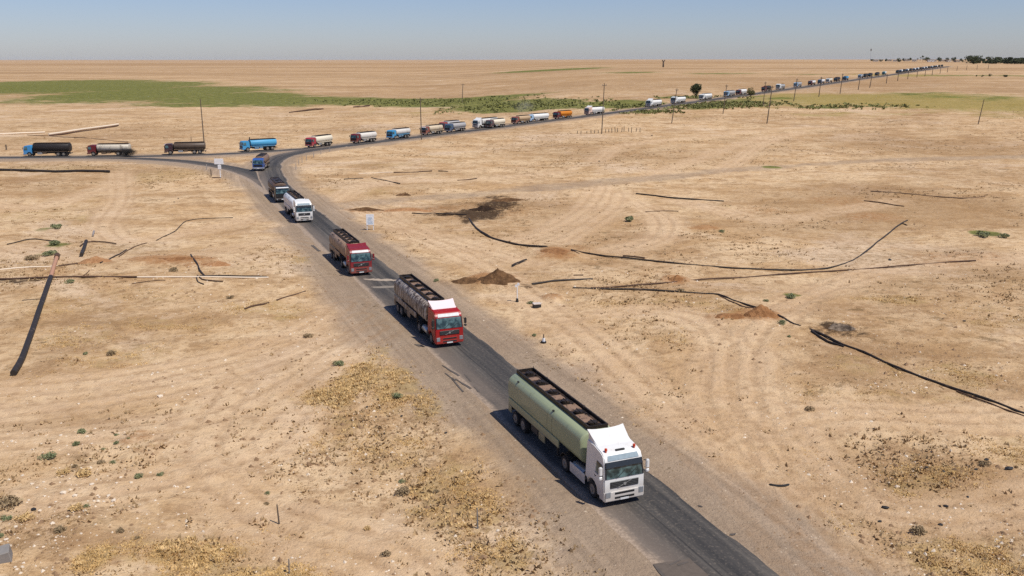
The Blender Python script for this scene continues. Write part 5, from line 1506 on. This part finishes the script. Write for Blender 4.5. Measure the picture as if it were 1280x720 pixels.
# village on the horizon
HW = [plain('house_wall_%s' % n, c_, .9) for n, c_ in (('pale', (.5, .45, .39, 1)), ('tan', (.38, .31, .24, 1)), ('white', (.66, .64, .6, 1)))]
for k, (x, y, w, h) in enumerate([(1095, 77, 6, 2.2), (1111, 76.6, 7, 2), (1119, 77, 5, 2), (1134, 76.6, 6, 2), (1143, 77, 5, 2.4), (1164, 77.4, 7, 3), (1168, 77, 5, 2), (1179, 77, 6, 2), (1187, 77.3, 5, 2.2), (1198, 77.6, 6, 2), (1241, 79, 5, 2.4), (1259, 78.8, 6, 2.6)]):
    c = gp(x, y); s = ppm(c); w_, h_ = w / s, h / s
    t = thing('village_house', '%s flat roofed house from the left in the distant village' % ORD[k] if k != 5 else 'whitest house in the distant village on the horizon', 'house', (c[0], c[1], float(base_z(*c))), R(random.uniform(-20, 20)), 'houses of the far village' if k != 5 else None)
    q = MB(); q.box(-w_ / 2, w_ / 2, 0, w_ * .8, -1, h_); link('wall', q.mesh('wall'), HW[2] if k == 5 else HW[k % 2], t)
    q = MB(); q.box(-w_ / 2 - .3, w_ / 2 + .3, -.3, w_ * .8 + .3, h_ + .003, h_ + .5); link('roof', q.mesh('roof'), HW[1], t)
    for u in (-.3, .25):
        q = MB(); q.box(w_ * u - .8, w_ * u + .8, -.05, .02, h_ * .4, h_ * .75); link('window', q.mesh('window'), GLASS, t)
    q = MB(); q.box(-.7, .7, -.06, .02, 0, h_ * .5); link('door', q.mesh('door'), RUST, t)

# lattice tower and mast far away
c = gp(829, 84); s = ppm(c); h = 9 / s
t = thing('lattice_tower', 'dark forked steel tower far out on the plain', 'tower', (c[0], c[1], float(base_z(*c))))
q = MB(); w = 1.2 / s
for sx in (-1, 1):
    for sy in (-1, 1): q.cyl((sx * w * .5, sy * w * .5, -1), (sx * w * .25, sy * w * .25, h * .75), .55, n=6)
for z in (.2, .4, .6): q.box(-w * .45, w * .45, -w * .4, w * .4, h * z, h * z + .6)
link('tower_frame', q.mesh('tower_frame'), WOOD, t)
q = MB(); q.cyl((-.2 * w, 0, h * .7), (-1.3 * w, 0, h), .6, n=6); q.cyl((.2 * w, 0, h * .7), (1.5 * w, 0, h), .6, n=6); q.box(-1.5 * w, 1.7 * w, -.5, .5, h * .8, h * .86); link('tower_arm', q.mesh('tower_arm'), WOOD, t)
c = gp(1087.5, 78); s = ppm(c)
t = thing('radio_mast', 'thin mast with a dark head rising over the horizon', 'mast', (c[0], c[1], float(base_z(*c))))
q = MB(); q.cyl((0, 0, -1), (0, 0, 15.5 / s), .3, n=6); link('mast_shaft', q.mesh('mast_shaft'), plain('mast_pale', (.42, .44, .47, 1), .6), t)
q = MB(); q.box(-.7 / s, .7 / s, -1, 1, 14.0 / s, 16.6 / s); link('mast_head', q.mesh('mast_head', .3), STEELP, t)

# shrubs: one mesh per kind, each plant its own object
def shrub_mesh(seed, n, flat=.55, size=.10):
    rng = random.Random(seed)
    cen = []; rad = []
    for k in range(9):
        a = rng.uniform(0, 6.28); q = rng.uniform(0, .55)
        cen.append((q * math.cos(a), q * math.sin(a) * .8, .22 + .12 * rng.random())); rad.append(rng.uniform(.25, .42))
    co, f = leaf_cloud(cen, rad, n, size, seed, flat)
    co[:, 2] = np.abs(co[:, 2])
    return np_mesh('shrub_foliage', co, f, False)
SH = {k: [shrub_mesh(s_, 520) for s_ in (100 + i * 3 for i in range(3))] for i, k in enumerate('gdy')}
for k, mt in zip('gdy', (BUSH, DEAD, DRYG)):
    SH[k] = []
    for i in range(3):
        me = shrub_mesh(200 + i + ord(k), 560, .55, .085); me.materials.append(mt); SH[k].append(me)
SHRUBS = [
    (61.5, 574, 25, 'g', 'largest round green bush on the left foreground sand'), (97, 557, 16, 'g', 'green bush left of two small ones near the middle left'), (103, 542, 16, 'g', 'green bush farthest back in the left foreground group'),
    (145.5, 545, 7, 'g', 'tiny green bush at the far right of the group'), (147, 556, 11, 'g', 'flat green bush below the tiny one'), (161, 551.5, 6, 'g', 'smallest green tuft right of the flat bush'), (129, 562, 7, 'g', 'small green tuft below the flat bush'),
    (173.5, 596, 18, 'g', 'dense green bush standing alone right of the pale stones'), (201, 594, 12, 'g', 'pale green bush right of the dense one'), (141, 579, 10, 'g', 'green bush right of the white dust spot'), (126, 579, 12, 'd', 'brownish bush beside the white dust spot'),
    (93, 584, 12, 'd', 'dry bush left of the white dust spot'), (79, 592, 20, 'y', 'yellowing bush below the largest round bush'), (106, 595, 26, 'y', 'yellow dry bush below the white dust spot'), (94, 639, 26, 'y', 'yellow bush on the rubble'), (108, 635, 10, 'g', 'green tuft beside the yellow bush on the rubble'),
    (12, 634, 36, 'd', 'dark dead bush at the left edge above the rubble'), (8, 652, 20, 'g', 'green bush at the left edge of the rubble'), (32, 651, 26, 'y', 'straw coloured bush beside the one at the left edge'), (1, 673, 14, 'g', 'green bush cut by the left edge'),
    (77, 667, 24, 'd', 'grey spiky dead bush below the rubble'), (150, 666, 14, 'd', 'low brown bush in the bare sand'), (172, 674, 8, 'd', 'little brown tuft right of the low brown bush'),
    (505, 611, 30, 'd', 'grey brown bush among the dry grass, middle foreground'), (502, 597, 11, 'g', 'small green bush above the grey brown one'), (459, 656, 12, 'y', 'straw tuft on the bare sand, middle foreground'), (482, 689, 19, 'd', 'dark brown bush near the bottom middle'),
    (334, 614, 9, 'g', 'green tuft in bare sand left of middle'), (333, 627, 9, 'd', 'dry tuft just below the green tuft'), (423, 457, 18, 'g', 'green bush in the golden grass'), (497, 497, 18, 'g', 'olive bush at the shoulder edge of the golden grass'),
    (385, 420, 14, 'd', 'dark tuft at the far end of the golden grass'), (545, 352, 10, 'g', 'green tuft beside the right shoulder near the spoil heap'), (663, 379, 10, 'g', 'green tuft between white marker and black box'),
    (986, 374, 20, 'g', 'green bush in the middle of the right hand plain'), (957, 379, 9, 'g', 'small green tuft left of the plain bush'), (977, 409, 14, 'g', 'green bush just right of the red earth mound'), (985, 427, 8, 'g', 'small green tuft under the hose by the mound'),
    (1228, 297, 24, 'g', 'dark green bush at the right edge below the rusty pipe'), (1255, 298, 16, 'g', 'second green bush near the right edge'), (785, 277, 19, 'g', 'flat grey green bush in the middle of the tracks'), (850, 366, 14, 'd', 'dry bush over the kinked hose'), (902, 290, 10, 'g', 'green tuft near the straight black pipe'),
    (71, 306, 22, 'g', 'green weed clump by the arched hose'), (70, 284, 20, 'g', 'upper green weed clump at left'), (88, 357, 14, 'g', 'green weed under the long straight pipe'), (40, 324, 20, 'd', 'dry weed above the bleached pipe'), (62, 319, 22, 'g', 'green weed behind the thick pipe end'),
    (218, 343, 14, 'd', 'dry weed between red bank and pipe'), (106, 442, 10, 'g', 'grey green tuft right of the thick black pipe'), (140, 441, 18, 'd', 'brown tuft on the plain right of the thick pipe'), (288, 374, 11, 'd', 'dry tuft left of the half buried rusty pipe'),
    (1012, 512, 14, 'd', 'dry bush beside the track on the right'), (1150, 662, 30, 'd', 'dead weeds in stony ground at lower right'), (1230, 578, 18, 'd', 'dark weed beside black scraps on the right'), (545, 610, 10, 'd', 'dark little bush right of the grey brown one'),
    (668, 420, 9, 'g', 'olive tuft left of the little bollard'),
]
for i, (x, y, w, k, lab) in enumerate(SHRUBS):
    c = gp(x, y); sc_ = w / ppm(c) / 1.7
    o = link('shrub', SH[k][i % 3], None, None, (c[0], c[1], terrain(*c) - .03)); o.scale = (sc_, sc_, sc_ * (1.15 if w < 20 else .95)); o.rotation_euler = (0, 0, random.uniform(0, 6.28))
    tag(o, lab, 'bush', 'bushes on the sand')

# dry grass, weeds and pebbles nobody could count
def tufts(name, label, want, mat, n, hgt, wid, blades, seed, dmax=150, tilt=.55):
    rng = np.random.default_rng(seed)
    X = []; Y = []
    tot = 0
    while tot < n:
        d = 36 + (dmax - 36) * rng.random(20000) ** 1.3
        a = np.radians(rng.uniform(-33, 33, 20000))
        x, y = d * np.sin(a), d * np.cos(a)
        m = masks(x, y)
        p = want(m, x, y)
        keep = rng.random(20000) < p
        X.append(x[keep]); Y.append(y[keep]); tot += keep.sum()
        if len(X) > 40: break
    x = np.concatenate(X)[:n]; y = np.concatenate(Y)[:n]
    m = masks(x, y); z = base_z(x, y) + bumps(x, y, m)
    N = len(x)
    P = np.stack([x, y, z - .02], 1)
    s = rng.uniform(.5, 1.3, N)
    a = rng.uniform(0, 6.28, (N, blades)); t = rng.uniform(.1, 1, (N, blades)) * tilt
    L = hgt * s[:, None] * rng.uniform(.6, 1.15, (N, blades))
    spread = wid * s[:, None] * rng.random((N, blades))
    b = P[:, None, :] + np.stack([spread * np.cos(a), spread * np.sin(a), 0 * a], -1)
    tip = b + np.stack([np.cos(a) * L * t, np.sin(a) * L * t, L * np.sqrt(np.maximum(.05, 1 - t * t))], -1)
    wv = np.stack([-np.sin(a), np.cos(a), 0 * a], -1) * (wid * .22 * s)[:, None, None]
    co = np.stack([b - wv, b + wv, tip], 2).reshape(-1, 3)
    f = np.arange(len(co)).reshape(-1, 3)
    o = link(name, np_mesh(name, co, f, False), mat)
    return tag(o, label, None, None, 'stuff')
pat = lambda x, y, s_, sd: fbm(x / s_, y / s_, 3, sd)
tufts('dry_grass', 'golden dry grass in patches on the sand', lambda m, x, y: np.clip(.8 * m['grass'] + (pat(x, y, 1.6, 7) - .58) * 2.8, 0, 1) * np.clip(m['grass'] * 1.6 - .1, 0, 1), DRYG2, 20000, .085, .20, 5, 5, 150, .97)
tufts('dry_grass', 'taller straw tufts in the golden patches', lambda m, x, y: np.clip(m['grass'] * 1.5 - .75, 0, 1) * np.clip((pat(x, y, 2.5, 8) - .5) * 4, 0, 1), DRYG, 900, .17, .24, 9, 15, 130, .85)
tufts('dead_weeds', 'brown dead weeds scattered over stony ground', lambda m, x, y: np.clip(.5 * np.maximum(m['scrub'], m['grass']) + (pat(x, y, 3.0, 17) - .55) * 2.0, 0, 1) * (1 - m['flat']) * (1 - .9 * m['track']) * .6, TWIG, 3600, .10, .18, 6, 6, 130, .9)
tufts('dead_weeds', 'dark dead weeds dotting the plain farther off', lambda m, x, y: np.clip(.25 + .4 * np.maximum(m['scrub'], m['grass']) + (pat(x, y, 14.0, 19) - .56) * 3.4, 0, 1) * (1 - m['flat']) * (1 - .9 * m['track']) * .6, TWIG, 10000, .20, .42, 6, 16, 430, .9)

def pebbles(name, label, want, mat, n, size, seed, dmax=120):
    rng = np.random.default_rng(seed)
    d = 36 + (dmax - 36) * rng.random(n * 12) ** 1.2; a = np.radians(rng.uniform(-33, 33, n * 12))
    x, y = d * np.sin(a), d * np.cos(a)
    m = masks(x, y); keep = rng.random(len(x)) < want(m, x, y)
    x, y = x[keep][:n], y[keep][:n]
    m = masks(x, y); z = base_z(x, y) + bumps(x, y, m)
    N = len(x)
    oc = np.array([(1, 0, 0), (0, 1, 0), (-1, 0, 0), (0, -1, 0), (0, 0, 1), (0, 0, -.6)], float)
    tri = np.array([(0, 1, 4), (1, 2, 4), (2, 3, 4), (3, 0, 4), (1, 0, 5), (2, 1, 5), (3, 2, 5), (0, 3, 5)])
    s = size * rng.gamma(1.6, .5, N).clip(.3, 3)
    ang = rng.uniform(0, 6.28, N)
    v = oc[None] * rng.uniform(.6, 1.3, (N, 6, 1)) * s[:, None, None] * np.array([1, .8, .7])
    ca, sa = np.cos(ang)[:, None], np.sin(ang)[:, None]
    v = np.stack([v[..., 0] * ca - v[..., 1] * sa, v[..., 0] * sa + v[..., 1] * ca, v[..., 2]], -1) + np.stack([x, y, z], 1)[:, None, :]
    f = (tri[None] + (np.arange(N) * 6)[:, None, None]).reshape(-1, 3)
    o = link(name, np_mesh(name, v.reshape(-1, 3), f, False), mat)
    return tag(o, label, None, None, 'stuff')
STONE = plain('limestone', dim(lin(232, 214, 190), .85), .9)
STONE_D = plain('brown_stone', dim(lin(150, 120, 90), .85), .9)
pebbles('gravel', 'small pale stones littered over the sand', lambda m, x, y: np.clip(.12 + .6 * m['scrub'] + (pat(x, y, 5, 27) - .55) * 1.3, 0, 1) * (1 - m['flat']), STONE, 3400, .06, 3)
pebbles('clods', 'small brown clods littered over the sand and shoulders', lambda m, x, y: np.clip(.15 + .5 * m['scrub'] + .5 * m['redsoil'] + (pat(x, y, 4, 37) - .55) * 1.5, 0, 1) * sstep(3.4, 5, m['rd']), STONE_D, 5200, .085, 4, 150)

ANCH = [(a[0], a[1], a[4]) for a in SHRUBS] + [(2, 705, 'grey concrete block'), (974, 603, 'curved tyre scrap'), (349, 652, 'dark bent stake'), (597, 658, 'grey steel stake'), (361, 714, 'stake at the bottom edge'), (752, 203, 'sandy tracks below the tallest pole'), (752, 168, 'row of stakes'), (155, 316, 'black hose end on the red bank'), (1160, 331, 'long brown hose'), (1048, 413, 'burnt patch'), (850, 248, 'straight black pipe'), (273, 222, 'double white sign')]
# single stones one can pick out
def stone_mesh(seed):
    rng = random.Random(seed)
    bm = bmesh.new(); bmesh.ops.create_icosphere(bm, subdivisions=1, radius=1)
    for v in bm.verts: v.co *= rng.uniform(.7, 1.2); v.co.z *= .65
    me = bpy.data.meshes.new('stone'); bm.to_mesh(me); bm.free(); return me
ST = []
for i in range(5):
    me = stone_mesh(i); me.materials.append(STONE); ST.append(me)
stones = [(80, 618, 9), (94, 621, 7), (115, 607, 7), (40, 606, 5), (47, 611, 5), (55, 604, 4), (107, 641, 7), (136, 620, 6), (142, 627, 8), (140, 633, 6), (124, 622, 4), (118, 628, 4), (70, 628, 4), (50, 640, 5), (62, 636, 4), (52, 655, 6),
          (20, 662, 6), (8, 676, 7), (30, 708, 5), (20, 713, 5), (76, 546, 5), (109, 547, 5), (115, 556, 4), (164, 604, 5), (146, 605, 4), (188, 591, 4), (130, 628, 4), (36, 626, 4), (56, 622, 4), (112, 634, 4), (85, 650, 5), (28, 596, 5), (12, 601, 5), (120, 660, 4), (235, 609, 6), (78, 596, 4),
          (622, 661, 6), (98, 504, 4), (200, 495, 8)]
for i, (x, y, w) in enumerate(stones):
    c = gp(x, y); sc_ = w / 2 / ppm(c)
    o = link('stone', ST[i % 5], None, None, (c[0], c[1], terrain(*c) + sc_ * .2)); o.scale = (sc_, sc_, sc_); o.rotation_euler = (0, 0, random.uniform(0, 6.28))
    lab = None
    if (x, y) == (622, 661): lab = 'single pale stone beside the grey stake near the front truck'
    if (x, y) == (200, 495): lab = 'flat pale stone alone by the left tracks'
    tag(o, lab or beside('pale stone', x, y, ANCH), 'stone', None if lab else 'pale stones at lower left')
SCM = []
for i in range(3):
    me = stone_mesh(40 + i); me.materials.append(DARK); SCM.append(me)
for i, (x, y, w) in enumerate([(459, 507, 5), (502, 518, 5), (470, 520, 4), (557, 539, 5), (1107, 632, 10), (1100, 648, 7), (1158, 582, 6), (1180, 587, 6), (1183, 629, 9), (1234, 571, 8), (1262, 583, 12), (1220, 585, 7), (1176, 652, 8), (42, 639, 9), (356, 710, 5), (1210, 618, 5), (480, 538, 4), (223, 250, 3), (218, 255, 3), (815, 169, 3), (749, 203, 4), (1112, 326, 6), (1205, 405, 5), (1022, 278, 3)]):
    c = gp(x, y); sc_ = w / 2 / ppm(c)
    o = link('rubber_scrap', SCM[i % 3], None, None, (c[0], c[1], terrain(*c) + sc_ * .2)); o.scale = (sc_, sc_ * .8, sc_ * .7); o.rotation_euler = (0, 0, random.uniform(0, 6.28))
    tag(o, beside('black lump of scrap', x, y, ANCH), 'scrap', 'black scraps on the sand')

# roadside scrub along the far arm
def far_scrub():
    rng = np.random.default_rng(77)
    spec = [(860, 133, 90, 3.2, 500), (920, 130, 70, 3.5, 420), (800, 140, 50, 2.5, 300), (1030, 134, 70, 3.2, 90), (1100, 133, 60, 3.4, 80), (660, 132, 110, 6, 520), (560, 128, 120, 4, 300), (480, 127, 100, 3, 160), (880, 122, 60, 2, 160)]
    C_ = []
    for (px, py, rx, ry, n) in spec:
        cx, cy, wx, wy = blob_geo(px, py, rx, ry)
        g = np.clip(rng.normal(size=(n, 2)) * .5, -1, 1)
        C_ += list(np.column_stack([cx + g[:, 0] * wx, cy + g[:, 1] * wy]))
    C_ = np.array(C_); rd = road_dist(C_[:, 0], C_[:, 1]); C_ = C_[rd > 5]
    z = base_z(C_[:, 0], C_[:, 1])
    N = len(C_); kk = 5
    w = rng.uniform(.4, 1.2, N)
    ctr = np.column_stack([C_, z])[:, None, :] + rng.normal(size=(N, kk, 3)) * w[:, None, None] * np.array([.5, .5, .12]) + np.array([0, 0, .25])
    u = rng.normal(size=(N, kk, 3)); u /= np.linalg.norm(u, axis=2)[..., None]
    v = np.cross(u, rng.normal(size=(N, kk, 3))); v /= np.linalg.norm(v, axis=2)[..., None]
    s = (w * .45)[:, None, None]
    co = np.stack([ctr - u * s, ctr + v * s, ctr + u * s, ctr - v * s], 2).reshape(-1, 3)
    o = link('scrub', np_mesh('scrub', co, np.arange(len(co)).reshape(-1, 4), False), leaf_mat('field_green', (92, 96, 52), (136, 132, 78)))
    tag(o, 'low green scrub in strips beside the far road', None, None, 'stuff')
far_scrub()

# ------------------------------------------------------------------ air
def haze():
    q = MB(); q.box(-30000, 30000, -30000, 43000, -4, 75)
    s = bpy.data.materials.new('haze'); s.use_nodes = True
    nt = s.node_tree; nt.nodes.clear()
    out = nt.nodes.new('ShaderNodeOutputMaterial'); v = nt.nodes.new('ShaderNodeVolumePrincipled')
    v.inputs['Color'].default_value = (.93, .93, .97, 1); v.inputs['Density'].default_value = 8e-6; v.inputs['Anisotropy'].default_value = 0.0
    nt.links.new(v.outputs[0], out.inputs['Volume'])
    o = link('haze', q.mesh('haze'), s)
    tag(o, 'thin dusty haze over the plain', None, None, 'stuff')
haze()
def puff(name, label, px, py, wpx, hpx, col, dens, rz=0):
    c = gp(px, py); k = 1 / ppm(c)
    bm = bmesh.new(); bmesh.ops.create_icosphere(bm, subdivisions=3, radius=1)
    me = bpy.data.meshes.new(name); bm.to_mesh(me); bm.free()
    s = bpy.data.materials.new(name); s.use_nodes = True
    nt = s.node_tree; nt.nodes.clear()
    out = nt.nodes.new('ShaderNodeOutputMaterial'); v = nt.nodes.new('ShaderNodeVolumePrincipled')
    tc = nt.nodes.new('ShaderNodeTexCoord'); ln = nt.nodes.new('ShaderNodeVectorMath'); ln.operation = 'LENGTH'
    mr = nt.nodes.new('ShaderNodeMapRange'); mr.interpolation_type = 'SMOOTHSTEP'
    mr.inputs['From Min'].default_value = 1.0; mr.inputs['From Max'].default_value = .2; mr.inputs['To Max'].default_value = dens
    nz = nt.nodes.new('ShaderNodeTexNoise'); nz.inputs['Scale'].default_value = 2.2; nz.inputs['Detail'].default_value = 4
    m1 = nt.nodes.new('ShaderNodeMapRange'); m1.inputs['From Min'].default_value = .38; m1.inputs['From Max'].default_value = .68
    mu = nt.nodes.new('ShaderNodeMath'); mu.operation = 'MULTIPLY'
    for a_, b_ in ((tc.outputs['Object'], ln.inputs[0]), (ln.outputs['Value'], mr.inputs['Value']), (tc.outputs['Object'], nz.inputs['Vector']), (nz.outputs['Fac'], m1.inputs['Value']),
                   (mr.outputs[0], mu.inputs[0]), (m1.outputs[0], mu.inputs[1]), (mu.outputs[0], v.inputs['Density']), (v.outputs[0], out.inputs['Volume'])):
        nt.links.new(a_, b_)
    v.inputs['Color'].default_value = col
    o = link(name, me, s, None, (c[0], c[1], float(base_z(*c)) + hpx * k * .5)); o.scale = (wpx * k / 2, wpx * k / 2.4, hpx * k / 2)
    return tag(o, label, None, None, 'stuff')
puff('smoke', 'black exhaust smoke trailing behind the dark red cabbed truck', 161, 196.5, 26, 13, (.06, .055, .05, 1), 3.0)
puff('dust', 'thin pale dust rising beside the far queue', 655, 147, 34, 26, (.9, .82, .7, 1), .10)
